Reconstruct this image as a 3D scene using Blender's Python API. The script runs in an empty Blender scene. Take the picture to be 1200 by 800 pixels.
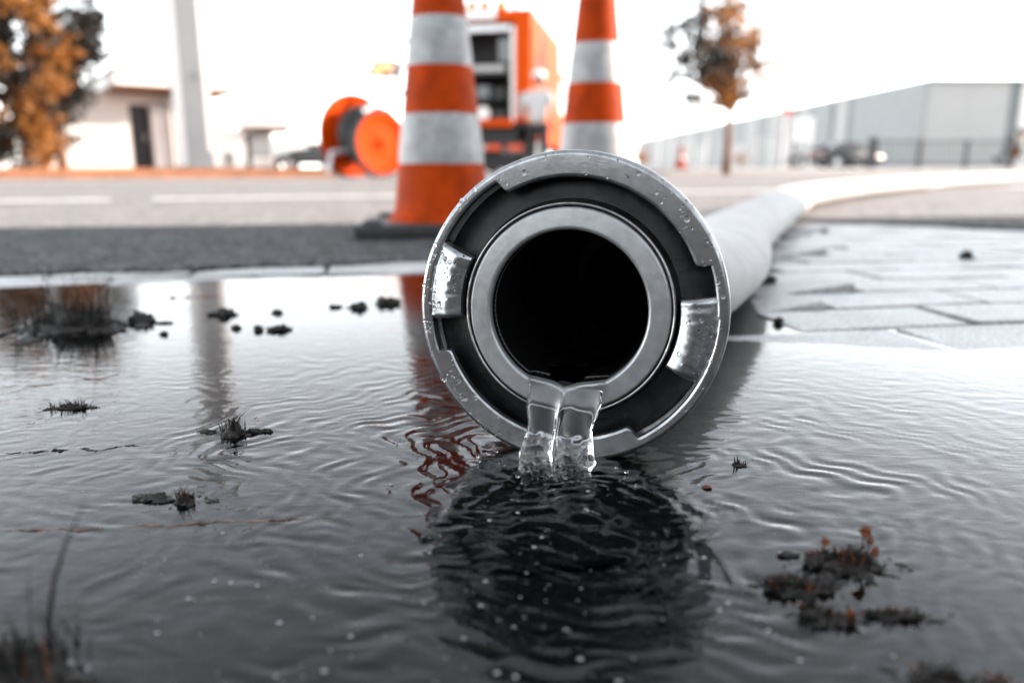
import bpy, bmesh, math, random
import numpy as np
from mathutils import Vector, Matrix, noise

R = math.radians
random.seed(7)
scene = bpy.context.scene
C = scene.collection

# ------------------------------------------------------------------ camera
H = 0.153                       # lens height above the water
PITCH = math.atan(204 / 900)    # tilted down a little
cam_d = bpy.data.cameras.new('camera')
cam_d.lens = 27.0
cam_d.sensor_width = 36.0
cam_d.clip_start = 0.01
cam_d.clip_end = 6000
cam_d.dof.use_dof = True
cam_d.dof.focus_distance = 0.425
cam_d.dof.aperture_fstop = 4.4
cam_d.dof.aperture_blades = 0
cam = bpy.data.objects.new('camera', cam_d)
C.objects.link(cam)
cam.location = (0, 0, H)
cam.rotation_euler = (R(90) - PITCH, 0, 0)
scene.camera = cam

# ------------------------------------------------------------------ sky and sun
SUN_EL, SUN_AZ = R(15), R(8)         # azimuth measured from +X towards +Y
world = bpy.data.worlds.new('World')
scene.world = world
world.use_nodes = True
wn = world.node_tree.nodes
wl = world.node_tree.links
wn.clear()
sky = wn.new('ShaderNodeTexSky')
sky.sky_type = 'NISHITA'
sky.sun_disc = False
sky.sun_elevation = SUN_EL
sky.sun_rotation = R(90) - SUN_AZ
sky.air_density = 1.0
sky.dust_density = 0.1
hs = wn.new('ShaderNodeMixRGB')            # pale desaturated sky, brightness kept
hs.inputs['Fac'].default_value = 0.86
bw = wn.new('ShaderNodeRGBToBW')
bg = wn.new('ShaderNodeBackground')
bg.inputs['Strength'].default_value = 0.15
wo = wn.new('ShaderNodeOutputWorld')
wl.new(sky.outputs[0], bw.inputs[0])
wl.new(sky.outputs[0], hs.inputs['Color1'])
wl.new(bw.outputs[0], hs.inputs['Color2'])
wl.new(hs.outputs[0], bg.inputs['Color'])
wl.new(bg.outputs[0], wo.inputs['Surface'])

sun_d = bpy.data.lights.new('sun', 'SUN')
sun_d.energy = 2.0
sun_d.angle = R(0.6)
sun_d.color = (1.0, 0.80, 0.66)
sun = bpy.data.objects.new('sun', sun_d)
C.objects.link(sun)
sdir = Vector((math.cos(SUN_EL) * math.cos(SUN_AZ), math.cos(SUN_EL) * math.sin(SUN_AZ), math.sin(SUN_EL)))
sun.rotation_euler = sdir.to_track_quat('Z', 'Y').to_euler()
sun.location = (20, 5, 12)

scene.view_settings.view_transform = 'Standard'
scene.view_settings.look = 'None'
scene.view_settings.gamma = 1.0
scene.view_settings.exposure = 2.75
scene.view_settings.use_curve_mapping = False
scene.render.engine = 'CYCLES'
cy = scene.cycles
cy.max_bounces = 12
cy.transparent_max_bounces = 16
cy.transmission_bounces = 10
cy.glossy_bounces = 6
cy.diffuse_bounces = 3
cy.caustics_refractive = True
cy.caustics_reflective = False
cy.sample_clamp_indirect = 6.0
cy.use_denoising = True

# ------------------------------------------------------------------ helpers
def at(px, D, z=0.0):
    """World point seen in pixel column px (1200 wide) at forward distance D and height z."""
    depth = D * math.cos(PITCH) - (z - H) * math.sin(PITCH)
    return Vector(((px - 600) / 900 * depth, D, z))

def zat(py, D):
    """Height seen in pixel row py at forward distance D."""
    return H + D * math.tan(math.atan((400 - py) / 900) - PITCH)

def dat(py):
    """Forward distance of the ground seen in pixel row py."""
    return H / math.tan(PITCH - math.atan((400 - py) / 900))

def tag(o, label=None, cat=None, group=None, kind=None):
    if label: o['label'] = label
    if cat: o['category'] = cat
    if group: o['group'] = group
    if kind: o['kind'] = kind
    return o

def empty(name, loc=(0, 0, 0), rz=0.0):
    o = bpy.data.objects.new(name, None)
    C.objects.link(o)
    o.location = loc
    o.rotation_euler = (0, 0, rz)
    o.empty_display_size = 0.1
    return o

def link(name, me, mat=None, parent=None, smooth=False):
    o = bpy.data.objects.new(name, me)
    C.objects.link(o)
    if mat is not None and not me.materials:
        for m in (mat if isinstance(mat, (list, tuple)) else [mat]):
            me.materials.append(m)
    if parent is not None:
        o.parent = parent
    if smooth:
        me.polygons.foreach_set('use_smooth', [True] * len(me.polygons))
    return o

def from_bm(name, bm, mat, parent=None, smooth=False, recalc=True):
    if recalc:
        bmesh.ops.recalc_face_normals(bm, faces=bm.faces[:])
    me = bpy.data.meshes.new(name)
    bm.to_mesh(me)
    bm.free()
    return link(name, me, mat, parent, smooth)

def pyd(name, v, f, mat, parent=None, smooth=False):
    me = bpy.data.meshes.new(name)
    me.from_pydata(v, [], f)
    me.update()
    return link(name, me, mat, parent, smooth)

def sharp(o, ang=35):
    me = o.data
    me.polygons.foreach_set('use_smooth', [True] * len(me.polygons))
    me.set_sharp_from_angle(angle=R(ang))
    return o

def bm_box(bm, c, s, bev=0.0, rot=None, seg=1):
    r = bmesh.ops.create_cube(bm, size=1.0)
    vs = r['verts']
    bmesh.ops.scale(bm, verts=vs, vec=Vector(s))
    if bev > 0:
        es = list({e for v in vs for e in v.link_edges})
        b = bmesh.ops.bevel(bm, geom=es, offset=bev, segments=seg, affect='EDGES', profile=0.6)
        vs = list({v for f in b['faces'] for v in f.verts} | {v for v in vs if v.is_valid})
    if rot is not None:
        bmesh.ops.rotate(bm, verts=vs, cent=(0, 0, 0), matrix=rot)
    bmesh.ops.translate(bm, verts=vs, vec=Vector(c))
    return vs

def box(name, c, s, mat, parent=None, bev=0.0, rot=None, seg=1):
    bm = bmesh.new()
    bm_box(bm, c, s, bev, rot, seg)
    return from_bm(name, bm, mat, parent)

def bm_tube(bm, pts, radii, seg=12, cap=True):
    """Sweep a circle along points."""
    pts = [Vector(p) for p in pts]
    if not isinstance(radii, (list, tuple)):
        radii = [radii] * len(pts)
    rings = []
    t0 = (pts[1] - pts[0]).normalized()
    ref = Vector((0, 0, 1)) if abs(t0.z) < 0.9 else Vector((1, 0, 0))
    n = t0.cross(ref).normalized()
    for i, p in enumerate(pts):
        if i == 0: t = pts[1] - pts[0]
        elif i == len(pts) - 1: t = pts[-1] - pts[-2]
        else: t = pts[i + 1] - pts[i - 1]
        t.normalize()
        n = (n - t * n.dot(t)).normalized()
        b = t.cross(n)
        rings.append([bm.verts.new(p + (n * math.cos(2 * math.pi * k / seg) + b * math.sin(2 * math.pi * k / seg)) * radii[i]) for k in range(seg)])
    for a, b in zip(rings, rings[1:]):
        for k in range(seg):
            bm.faces.new((a[k], a[(k + 1) % seg], b[(k + 1) % seg], b[k]))
    if cap:
        bm.faces.new(rings[0][::-1])
        bm.faces.new(rings[-1])

def tube(name, pts, radii, mat, parent=None, seg=12, smooth=True):
    bm = bmesh.new()
    bm_tube(bm, pts, radii, seg)
    o = from_bm(name, bm, mat, parent)
    return sharp(o, 50) if smooth else o

def lathe(name, prof, mat, parent=None, seg=96, axis='Y', closed=True, ang=30):
    """Revolve (r, a) profile; a runs along the axis."""
    v, f = [], []
    n = len(prof)
    for k in range(seg):
        c, s = math.cos(2 * math.pi * k / seg), math.sin(2 * math.pi * k / seg)
        for r, a in prof:
            v.append((r * c, a, r * s) if axis == 'Y' else (r * c, r * s, a))
    for k in range(seg):
        k2 = (k + 1) % seg
        for j in range(n if closed else n - 1):
            j2 = (j + 1) % n
            f.append((k * n + j, k * n + j2, k2 * n + j2, k2 * n + j))
    me = bpy.data.meshes.new(name)
    me.from_pydata(v, [], f)
    bm = bmesh.new(); bm.from_mesh(me)
    bmesh.ops.remove_doubles(bm, verts=bm.verts[:], dist=1e-6)
    bmesh.ops.recalc_face_normals(bm, faces=bm.faces[:])
    bm.to_mesh(me); bm.free()
    return sharp(link(name, me, mat, parent), ang)

def copy_tree(o, parent=None):
    c = o.copy()
    C.objects.link(c)
    c.parent = parent
    for ch in list(o.children):
        copy_tree(ch, c)
    return c

# ------------------------------------------------------------------ materials
MATS = {}
ALB = 0.92      # overall tone of the painted and mineral surfaces
def mat(name, col, rough=0.6, metal=0.0, var=0.0, vscale=20.0, col2=None, bump=0.0, bscale=60.0, rvar=0.0,
        spec=0.5, coat=0.0, trans=0.0, detail=6.0, coords='Object', bdist=0.01, ramp=(0.35, 0.65)):
    col = tuple(c * ALB for c in col); col2 = tuple(c * ALB for c in col2) if col2 else None
    m = bpy.data.materials.new(name)
    m.use_nodes = True
    nt = m.node_tree
    N, L = nt.nodes, nt.links
    b = N['Principled BSDF']
    b.inputs['Base Color'].default_value = (*col, 1)
    b.inputs['Roughness'].default_value = rough
    b.inputs['Metallic'].default_value = metal
    b.inputs['Specular IOR Level'].default_value = spec
    if coat: b.inputs['Coat Weight'].default_value = coat
    tc = N.new('ShaderNodeTexCoord')
    if var or col2:
        nz = N.new('ShaderNodeTexNoise')
        nz.inputs['Scale'].default_value = vscale
        nz.inputs['Detail'].default_value = detail
        nz.inputs['Roughness'].default_value = 0.65
        L.new(tc.outputs[coords], nz.inputs['Vector'])
        rp = N.new('ShaderNodeValToRGB')
        rp.color_ramp.elements[0].position = ramp[0]
        rp.color_ramp.elements[1].position = ramp[1]
        c2 = col2 if col2 else tuple(min(1, c * (1 + var)) for c in col)
        c1 = col if col2 else tuple(c * (1 - var) for c in col)
        rp.color_ramp.elements[0].color = (*c1, 1)
        rp.color_ramp.elements[1].color = (*c2, 1)
        L.new(nz.outputs['Fac'], rp.inputs['Fac'])
        L.new(rp.outputs['Color'], b.inputs['Base Color'])
        if rvar:
            mr = N.new('ShaderNodeMapRange')
            mr.inputs['To Min'].default_value = max(0.02, rough - rvar)
            mr.inputs['To Max'].default_value = min(1, rough + rvar)
            L.new(nz.outputs['Fac'], mr.inputs['Value'])
            L.new(mr.outputs[0], b.inputs['Roughness'])
    if bump:
        n2 = N.new('ShaderNodeTexNoise')
        n2.inputs['Scale'].default_value = bscale
        n2.inputs['Detail'].default_value = 5
        L.new(tc.outputs[coords], n2.inputs['Vector'])
        bp = N.new('ShaderNodeBump')
        bp.inputs['Strength'].default_value = bump
        bp.inputs['Distance'].default_value = bdist
        L.new(n2.outputs['Fac'], bp.inputs['Height'])
        L.new(bp.outputs[0], b.inputs['Normal'])
    if trans:
        tb = N.new('ShaderNodeBsdfTranslucent')
        tb.inputs['Color'].default_value = (*[min(1, c * 1.3) for c in col], 1)
        mx = N.new('ShaderNodeMixShader')
        mx.inputs[0].default_value = trans
        L.new(b.outputs[0], mx.inputs[1]); L.new(tb.outputs[0], mx.inputs[2])
        L.new(mx.outputs[0], N['Material Output'].inputs['Surface'])
    MATS[name] = m
    return m

def metal_mat(name, col, rough, scratch=0.25, pits=0.5):
    """Worn cast aluminium: scratches round the ring, pits, dull patches."""
    m = mat(name, col, rough, 0.92)
    nt = m.node_tree; N, L = nt.nodes, nt.links
    b = N['Principled BSDF']
    tc = [n for n in N if n.type == 'TEX_COORD'][0]
    nz = N.new('ShaderNodeTexNoise'); nz.inputs['Scale'].default_value = 110; nz.inputs['Detail'].default_value = 12
    nz.inputs['Roughness'].default_value = 0.7
    L.new(tc.outputs['Object'], nz.inputs['Vector'])
    rp = N.new('ShaderNodeValToRGB')
    rp.color_ramp.elements[0].position = 0.32; rp.color_ramp.elements[0].color = (*[c * 0.5 for c in col], 1)
    rp.color_ramp.elements[1].position = 0.62; rp.color_ramp.elements[1].color = (*col, 1)
    L.new(nz.outputs['Fac'], rp.inputs['Fac'])
    # dark specks
    vo = N.new('ShaderNodeTexVoronoi'); vo.inputs['Scale'].default_value = 330
    L.new(tc.outputs['Object'], vo.inputs['Vector'])
    n3 = N.new('ShaderNodeTexNoise'); n3.inputs['Scale'].default_value = 90; n3.inputs['Detail'].default_value = 3
    L.new(tc.outputs['Object'], n3.inputs['Vector'])
    th = N.new('ShaderNodeMath'); th.operation = 'MULTIPLY'
    r1 = N.new('ShaderNodeMapRange'); r1.inputs['From Min'].default_value = 0.22; r1.inputs['From Max'].default_value = 0.08
    L.new(vo.outputs['Distance'], r1.inputs['Value'])
    r2 = N.new('ShaderNodeMapRange'); r2.inputs['From Min'].default_value = 0.50; r2.inputs['From Max'].default_value = 0.60
    L.new(n3.outputs['Fac'], r2.inputs['Value'])
    L.new(r1.outputs[0], th.inputs[0]); L.new(r2.outputs[0], th.inputs[1])
    mx = N.new('ShaderNodeMixRGB'); mx.inputs['Color2'].default_value = (0.03, 0.03, 0.03, 1)
    ml = N.new('ShaderNodeMath'); ml.operation = 'MULTIPLY'; ml.inputs[1].default_value = 0.85
    L.new(th.outputs[0], ml.inputs[0]); L.new(ml.outputs[0], mx.inputs['Fac'])
    L.new(rp.outputs['Color'], mx.inputs['Color1'])
    L.new(mx.outputs[0], b.inputs['Base Color'])
    mr = N.new('ShaderNodeMapRange'); mr.inputs['To Min'].default_value = rough + 0.14; mr.inputs['To Max'].default_value = rough - 0.1
    L.new(nz.outputs['Fac'], mr.inputs['Value']); L.new(mr.outputs[0], b.inputs['Roughness'])
    # bump: turning marks that run round the ring (noise over radius and angle) + pits
    sx = N.new('ShaderNodeSeparateXYZ'); L.new(tc.outputs['Object'], sx.inputs[0])
    an = N.new('ShaderNodeMath'); an.operation = 'ARCTAN2'; L.new(sx.outputs[2], an.inputs[0]); L.new(sx.outputs[0], an.inputs[1])
    cb = N.new('ShaderNodeCombineXYZ'); L.new(sx.outputs[0], cb.inputs[0]); L.new(sx.outputs[2], cb.inputs[1])
    ln = N.new('ShaderNodeVectorMath'); ln.operation = 'LENGTH'; L.new(cb.outputs[0], ln.inputs[0])
    m1 = N.new('ShaderNodeMath'); m1.operation = 'MULTIPLY'; m1.inputs[1].default_value = 2600; L.new(ln.outputs['Value'], m1.inputs[0])
    m2 = N.new('ShaderNodeMath'); m2.operation = 'MULTIPLY'; m2.inputs[1].default_value = 7; L.new(an.outputs[0], m2.inputs[0])
    cc = N.new('ShaderNodeCombineXYZ'); L.new(m1.outputs[0], cc.inputs[0]); L.new(m2.outputs[0], cc.inputs[1])
    n4 = N.new('ShaderNodeTexNoise'); n4.inputs['Scale'].default_value = 1.0; n4.inputs['Detail'].default_value = 4
    L.new(cc.outputs[0], n4.inputs['Vector'])
    b1 = N.new('ShaderNodeBump'); b1.inputs['Strength'].default_value = scratch; b1.inputs['Distance'].default_value = 0.00004
    L.new(n4.outputs['Fac'], b1.inputs['Height'])
    b2 = N.new('ShaderNodeBump'); b2.inputs['Strength'].default_value = pits; b2.inputs['Distance'].default_value = 0.0008; b2.invert = True
    L.new(th.outputs[0], b2.inputs['Height']); L.new(b1.outputs[0], b2.inputs['Normal'])
    n5 = N.new('ShaderNodeTexNoise'); n5.inputs['Scale'].default_value = 140; n5.inputs['Detail'].default_value = 4
    L.new(tc.outputs['Object'], n5.inputs['Vector'])
    b3 = N.new('ShaderNodeBump'); b3.inputs['Strength'].default_value = 0.10; b3.inputs['Distance'].default_value = 0.001
    L.new(n5.outputs['Fac'], b3.inputs['Height']); L.new(b2.outputs[0], b3.inputs['Normal'])
    L.new(b3.outputs[0], b.inputs['Normal'])
    return m

M = {}
M['ring'] = metal_mat('cast_aluminium', (0.42, 0.43, 0.44), 0.22, 0.7, 0.9)
M['lug'] = metal_mat('worn_bright_aluminium', (0.40, 0.41, 0.42), 0.28, 0.4, 1.0)
M['groove'] = mat('dark_recess_aluminium', (0.011, 0.0115, 0.012), 0.42, 0.1, spec=0.35, var=0.8, vscale=60, bump=0.3, bscale=120, bdist=0.002)  # near-black tone mixes oxidation with recess shade put into the colour
M['seal'] = mat('grey_seal', (0.37, 0.38, 0.385), 0.34, 0.55, var=0.10, vscale=150, bump=0.15, bscale=200, bdist=0.001, rvar=0.1)
M['seal_lip'] = mat('seal_lip_metal', (0.3, 0.3, 0.3), 0.32, 0.9, var=0.4, vscale=90, bump=0.2, bscale=200, bdist=0.001)
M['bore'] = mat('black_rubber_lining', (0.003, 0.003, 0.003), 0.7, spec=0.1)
M['orange'] = mat('cone_orange', (0.37, 0.038, 0.0003), 0.6, spec=0.08, var=0.30, vscale=16, detail=9, bump=0.08, bscale=40)
M['band'] = mat('reflective_white_band', (0.31, 0.315, 0.32), 0.45, 0.0, var=0.34, vscale=18, detail=9, bump=0.08, bscale=300, bdist=0.002)
M['rubber'] = mat('black_rubber', (0.018, 0.019, 0.02), 0.6, var=0.35, vscale=30, bump=0.3, bscale=160, bdist=0.003)
M['truck'] = mat('truck_orange', (0.58, 0.066, 0.0002), 0.5, var=0.05, vscale=3, spec=0.08)
M['reel'] = mat('reel_orange', (0.50, 0.046, 0.0002), 0.6, spec=0.06, var=0.12, vscale=6)
M['arm'] = mat('grimy_steel', (0.16, 0.12, 0.105), 0.6, 0.3, var=0.3, vscale=8)
M['dark'] = mat('dark_steel', (0.025, 0.026, 0.028), 0.5, 0.4, var=0.3, vscale=12)
M['steel'] = mat('galvanised_steel', (0.5, 0.51, 0.52), 0.4, 0.8, var=0.2, vscale=10)
M['white'] = mat('white_paint', (0.78, 0.78, 0.77), 0.5, var=0.05, vscale=3)
M['shirt'] = mat('white_cotton', (0.48, 0.48, 0.48), 0.85, var=0.08, vscale=9, bump=0.3, bscale=20)
M['trouser'] = mat('dark_work_cloth', (0.018, 0.019, 0.022), 0.85, var=0.3, vscale=12)
M['skin'] = mat('skin', (0.52, 0.25, 0.15), 0.5)
M['helmet'] = mat('helmet_white', (0.6, 0.6, 0.59), 0.3, coat=0.3)
M['glass'] = mat('dark_glass', (0.02, 0.022, 0.025), 0.08, spec=0.6)
M['lamp_orange'] = mat('amber_lens', (0.85, 0.2, 0.01), 0.2, coat=0.5)
M['lamp_red'] = mat('red_lens', (0.75, 0.09, 0.02), 0.2, coat=0.5)
M['wall'] = mat('white_render', (0.78, 0.77, 0.75), 0.8, var=0.04, vscale=1.2, bump=0.1, bscale=30)
M['wall_grey'] = mat('light_grey_cladding', (0.27, 0.284, 0.292), 0.6, var=0.05, vscale=0.5)
M['wall_pale'] = mat('pale_cladding', (0.38, 0.38, 0.375), 0.6, var=0.03, vscale=0.5)
M['pylon'] = mat('brushed_pylon_panel', (0.36, 0.362, 0.365), 0.6, var=0.06, vscale=2)
M['strip'] = mat('grey_joint_strip', (0.16, 0.175, 0.18), 0.6, var=0.1, vscale=1)
M['soffit'] = mat('brown_timber_soffit', (0.24, 0.12, 0.07), 0.7, var=0.2, vscale=6)
M['fascia'] = mat('grey_fascia', (0.12, 0.13, 0.135), 0.6)
M['door'] = mat('dark_door', (0.02, 0.021, 0.023), 0.5, var=0.2, vscale=5)
M['bark'] = mat('bark', (0.17, 0.09, 0.055), 0.9, var=0.35, vscale=20, bump=0.5, bscale=30)
M['leaf_orange'] = mat('autumn_leaf_orange', (0.32, 0.135, 0.028), 0.6, var=0.35, vscale=2.2, trans=0.35)
M['leaf_dark'] = mat('dark_leaf', (0.016, 0.017, 0.015), 0.6, var=0.5, vscale=3, trans=0.12)  # near-black leaves, also used to paint a crown's shaded side
M['fence'] = mat('black_fence_paint', (0.03, 0.031, 0.033), 0.5, var=0.2, vscale=4)
M['fence_pale'] = mat('galvanised_fence', (0.34, 0.35, 0.36), 0.5, 0.3, var=0.1, vscale=4)
M['paint'] = mat('road_line_paint', (0.72, 0.70, 0.68), 0.7, var=0.2, vscale=9, bump=0.2, bscale=80)
M['soil'] = mat('wet_soil', (0.016, 0.014, 0.012), 0.5, spec=0.35, var=0.7, vscale=130, bump=0.8, bscale=300, bdist=0.003)
M['grass'] = mat('dull_grass', (0.013, 0.013, 0.011), 0.5, spec=0.25, var=0.5, vscale=60, trans=0.15)
M['dry'] = mat('rusty_dry_leaf', (0.15, 0.042, 0.012), 0.6, var=0.4, vscale=120, trans=0.2)
M['verge_grass'] = mat('dry_verge_grass', (0.44, 0.19, 0.085), 0.8, var=0.35, vscale=1.5, trans=0.3)
M['verge'] = mat('verge_soil', (0.33, 0.15, 0.08), 0.9, var=0.35, vscale=3)
M['tyre'] = mat('tyre', (0.02, 0.02, 0.021), 0.75)
M['car_dark'] = mat('car_dark', (0.03, 0.032, 0.035), 0.3, coat=0.4)
M['car_white'] = mat('car_white', (0.75, 0.75, 0.75), 0.35, coat=0.4)
M['shed'] = mat('shed_grey', (0.28, 0.285, 0.29), 0.6, var=0.1, vscale=1)
M['red'] = mat('sign_red', (0.7, 0.05, 0.03), 0.4)

# hose cloth: fine weave
def hose_mat():
    m = mat('white_woven_hose', (0.68, 0.677, 0.668), 0.65, var=0.12, vscale=22)
    nt = m.node_tree; N, L = nt.nodes, nt.links
    tc = [n for n in N if n.type == 'TEX_COORD'][0]
    mp = N.new('ShaderNodeMapping'); mp.inputs['Scale'].default_value = (1, 1, 1)
    L.new(tc.outputs['UV'], mp.inputs['Vector'])
    w1 = N.new('ShaderNodeTexWave'); w1.wave_type = 'BANDS'; w1.bands_direction = 'X'; w1.inputs['Scale'].default_value = 90; w1.inputs['Distortion'].default_value = 0.6
    w2 = N.new('ShaderNodeTexWave'); w2.wave_type = 'BANDS'; w2.bands_direction = 'Y'; w2.inputs['Scale'].default_value = 22; w2.inputs['Distortion'].default_value = 0.4
    L.new(mp.outputs[0], w1.inputs['Vector']); L.new(mp.outputs[0], w2.inputs['Vector'])
    ad = N.new('ShaderNodeMath'); ad.operation = 'ADD'
    L.new(w1.outputs['Fac'], ad.inputs[0]); L.new(w2.outputs['Fac'], ad.inputs[1])
    bp = N.new('ShaderNodeBump'); bp.inputs['Strength'].default_value = 0.6; bp.inputs['Distance'].default_value = 0.0015
    L.new(ad.outputs[0], bp.inputs['Height'])
    nz = N.new('ShaderNodeTexNoise'); nz.inputs['Scale'].default_value = 16; nz.inputs['Detail'].default_value = 4
    L.new(tc.outputs['Object'], nz.inputs['Vector'])
    b2 = N.new('ShaderNodeBump'); b2.inputs['Strength'].default_value = 0.45; b2.inputs['Distance'].default_value = 0.012
    L.new(nz.outputs['Fac'], b2.inputs['Height']); L.new(bp.outputs[0], b2.inputs['Normal'])
    L.new(b2.outputs[0], N['Principled BSDF'].inputs['Normal'])
    return m
M['hose'] = hose_mat()

# asphalt: aggregate speckle
def asphalt_mat(name, lo, hi, scale, rough, bump):
    m = mat(name, lo, rough)
    nt = m.node_tree; N, L = nt.nodes, nt.links
    b = N['Principled BSDF']
    tc = [n for n in N if n.type == 'TEX_COORD'][0]
    vo = N.new('ShaderNodeTexVoronoi'); vo.inputs['Scale'].default_value = scale
    L.new(tc.outputs['Object'], vo.inputs['Vector'])
    nz = N.new('ShaderNodeTexNoise'); nz.inputs['Scale'].default_value = scale * 0.12; nz.inputs['Detail'].default_value = 8
    L.new(tc.outputs['Object'], nz.inputs['Vector'])
    sp = N.new('ShaderNodeSeparateColor'); L.new(vo.outputs['Color'], sp.inputs[0])
    ad = N.new('ShaderNodeMath'); ad.operation = 'MULTIPLY'; L.new(sp.outputs[0], ad.inputs[0]); L.new(nz.outputs['Fac'], ad.inputs[1])
    rp = N.new('ShaderNodeValToRGB')
    rp.color_ramp.elements[0].position = 0.1; rp.color_ramp.elements[0].color = (*lo, 1)
    rp.color_ramp.elements[1].position = 0.62; rp.color_ramp.elements[1].color = (*hi, 1)
    L.new(ad.outputs[0], rp.inputs['Fac']); L.new(rp.outputs[0], b.inputs['Base Color'])
    bp = N.new('ShaderNodeBump'); bp.inputs['Strength'].default_value = bump; bp.inputs['Distance'].default_value = 0.006
    L.new(vo.outputs['Distance'], bp.inputs['Height']); L.new(bp.outputs[0], b.inputs['Normal'])
    return m
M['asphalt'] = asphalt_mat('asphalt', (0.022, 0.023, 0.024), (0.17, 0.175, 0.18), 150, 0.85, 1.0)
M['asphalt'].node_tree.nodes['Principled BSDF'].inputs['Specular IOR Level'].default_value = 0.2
M['road'] = asphalt_mat('worn_road', (0.13, 0.12, 0.115), (0.36, 0.33, 0.315), 60, 0.8, 0.5)
M['ground'] = mat('pale_ground', (0.28, 0.25, 0.235), 0.9, var=0.15, vscale=0.6)
M['kerb'] = mat('concrete_kerb', (0.36, 0.345, 0.33), 0.8, var=0.15, vscale=4)

def stone_mat():
    m = mat('wet_paving_stone', (0.10, 0.10, 0.10), 0.34)
    nt = m.node_tree; N, L = nt.nodes, nt.links
    b = N['Principled BSDF']
    tc = [n for n in N if n.type == 'TEX_COORD'][0]
    gm = N.new('ShaderNodeNewGeometry')
    vo = N.new('ShaderNodeTexNoise'); vo.inputs['Scale'].default_value = 330; vo.inputs['Detail'].default_value = 3
    L.new(gm.outputs['Position'], vo.inputs['Vector'])
    nz = N.new('ShaderNodeTexNoise'); nz.inputs['Scale'].default_value = 9; nz.inputs['Detail'].default_value = 6
    L.new(gm.outputs['Position'], nz.inputs['Vector'])
    mu = N.new('ShaderNodeMath'); mu.operation = 'MULTIPLY_ADD'; mu.inputs[1].default_value = 0.55
    L.new(vo.outputs['Fac'], mu.inputs[0])
    m2 = N.new('ShaderNodeMath'); m2.operation = 'MULTIPLY'; m2.inputs[1].default_value = 0.45
    L.new(nz.outputs['Fac'], m2.inputs[0]); L.new(m2.outputs[0], mu.inputs[2])
    rp = N.new('ShaderNodeValToRGB')
    rp.color_ramp.elements[0].position = 0.36; rp.color_ramp.elements[0].color = (0.14, 0.141, 0.142, 1)
    rp.color_ramp.elements[1].position = 0.66; rp.color_ramp.elements[1].color = (0.66, 0.662, 0.665, 1)
    L.new(mu.outputs[0], rp.inputs['Fac']); L.new(rp.outputs[0], b.inputs['Base Color'])
    bp = N.new('ShaderNodeBump'); bp.inputs['Strength'].default_value = 0.8; bp.inputs['Distance'].default_value = 0.0016
    L.new(vo.outputs['Fac'], bp.inputs['Height']); L.new(bp.outputs[0], b.inputs['Normal'])
    mr = N.new('ShaderNodeMapRange'); mr.inputs['To Min'].default_value = 0.28; mr.inputs['To Max'].default_value = 0.66
    L.new(nz.outputs['Fac'], mr.inputs['Value']); L.new(mr.outputs[0], b.inputs['Roughness'])
    return m
M['stone'] = stone_mat()
M['bed'] = mat('wet_sand_joint', (0.03, 0.028, 0.026), 0.6, var=0.4, vscale=60, bump=0.5, bscale=200, bdist=0.003)

def puddle_mat():
    m = bpy.data.materials.new('puddle_water'); m.use_nodes = True
    nt = m.node_tree; N, L = nt.nodes, nt.links
    N.remove(N['Principled BSDF'])
    tr = N.new('ShaderNodeBsdfTransparent'); tr.inputs['Color'].default_value = (0.15, 0.16, 0.165, 1)
    gl = N.new('ShaderNodeBsdfGlossy'); gl.inputs['Roughness'].default_value = 0.02
    gl.inputs['Color'].default_value = (1, 1, 1, 1)
    fr = N.new('ShaderNodeFresnel'); fr.inputs['IOR'].default_value = 1.34
    tc = N.new('ShaderNodeTexCoord')
    mp = N.new('ShaderNodeMapping'); mp.inputs['Scale'].default_value = (1.6, 4.0, 1); mp.inputs['Rotation'].default_value = (0, 0, R(-14))
    L.new(tc.outputs['Object'], mp.inputs['Vector'])
    nz = N.new('ShaderNodeTexNoise'); nz.inputs['Scale'].default_value = 26; nz.inputs['Detail'].default_value = 4; nz.inputs['Roughness'].default_value = 0.55
    nz.inputs['Distortion'].default_value = 0.6
    L.new(mp.outputs[0], nz.inputs['Vector'])
    bp = N.new('ShaderNodeBump'); bp.inputs['Strength'].default_value = 0.22; bp.inputs['Distance'].default_value = 0.0012
    L.new(nz.outputs['Fac'], bp.inputs['Height'])
    L.new(bp.outputs[0], gl.inputs['Normal']); L.new(bp.outputs[0], fr.inputs['Normal'])
    mx = N.new('ShaderNodeMixShader')
    L.new(fr.outputs[0], mx.inputs[0]); L.new(tr.outputs[0], mx.inputs[1]); L.new(gl.outputs[0], mx.inputs[2])
    L.new(mx.outputs[0], N['Material Output'].inputs['Surface'])
    return m
M['puddle'] = puddle_mat()

def water_mat():
    m = bpy.data.materials.new('clear_water'); m.use_nodes = True
    nt = m.node_tree; N, L = nt.nodes, nt.links
    N.remove(N['Principled BSDF'])
    g = N.new('ShaderNodeBsdfGlass'); g.inputs['IOR'].default_value = 1.333; g.inputs['Roughness'].default_value = 0.0
    L.new(g.outputs[0], N['Material Output'].inputs['Surface'])
    return m
M['water'] = water_mat()
M['bubble'] = mat('foam_bubble', (0.25, 0.26, 0.265), 0.15, spec=0.8)

# ------------------------------------------------------------------ ground, road, verge
def sheet(name, pts, z, m, kind='structure', thick=0.0):
    bm = bmesh.new()
    vs = [bm.verts.new((x, y, z)) for x, y in pts]
    f = bm.faces.new(vs)
    if f.calc_area() and f.normal.z < 0: f.normal_flip()
    if thick:
        r = bmesh.ops.extrude_face_region(bm, geom=[f])
        bmesh.ops.translate(bm, verts=[v for v in r['geom'] if isinstance(v, bmesh.types.BMVert)], vec=(0, 0, -thick))
        bmesh.ops.recalc_face_normals(bm, faces=bm.faces[:])
    me = bpy.data.meshes.new(name); bm.to_mesh(me); bm.free()
    return tag(link(name, me, m), kind=kind)

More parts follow.
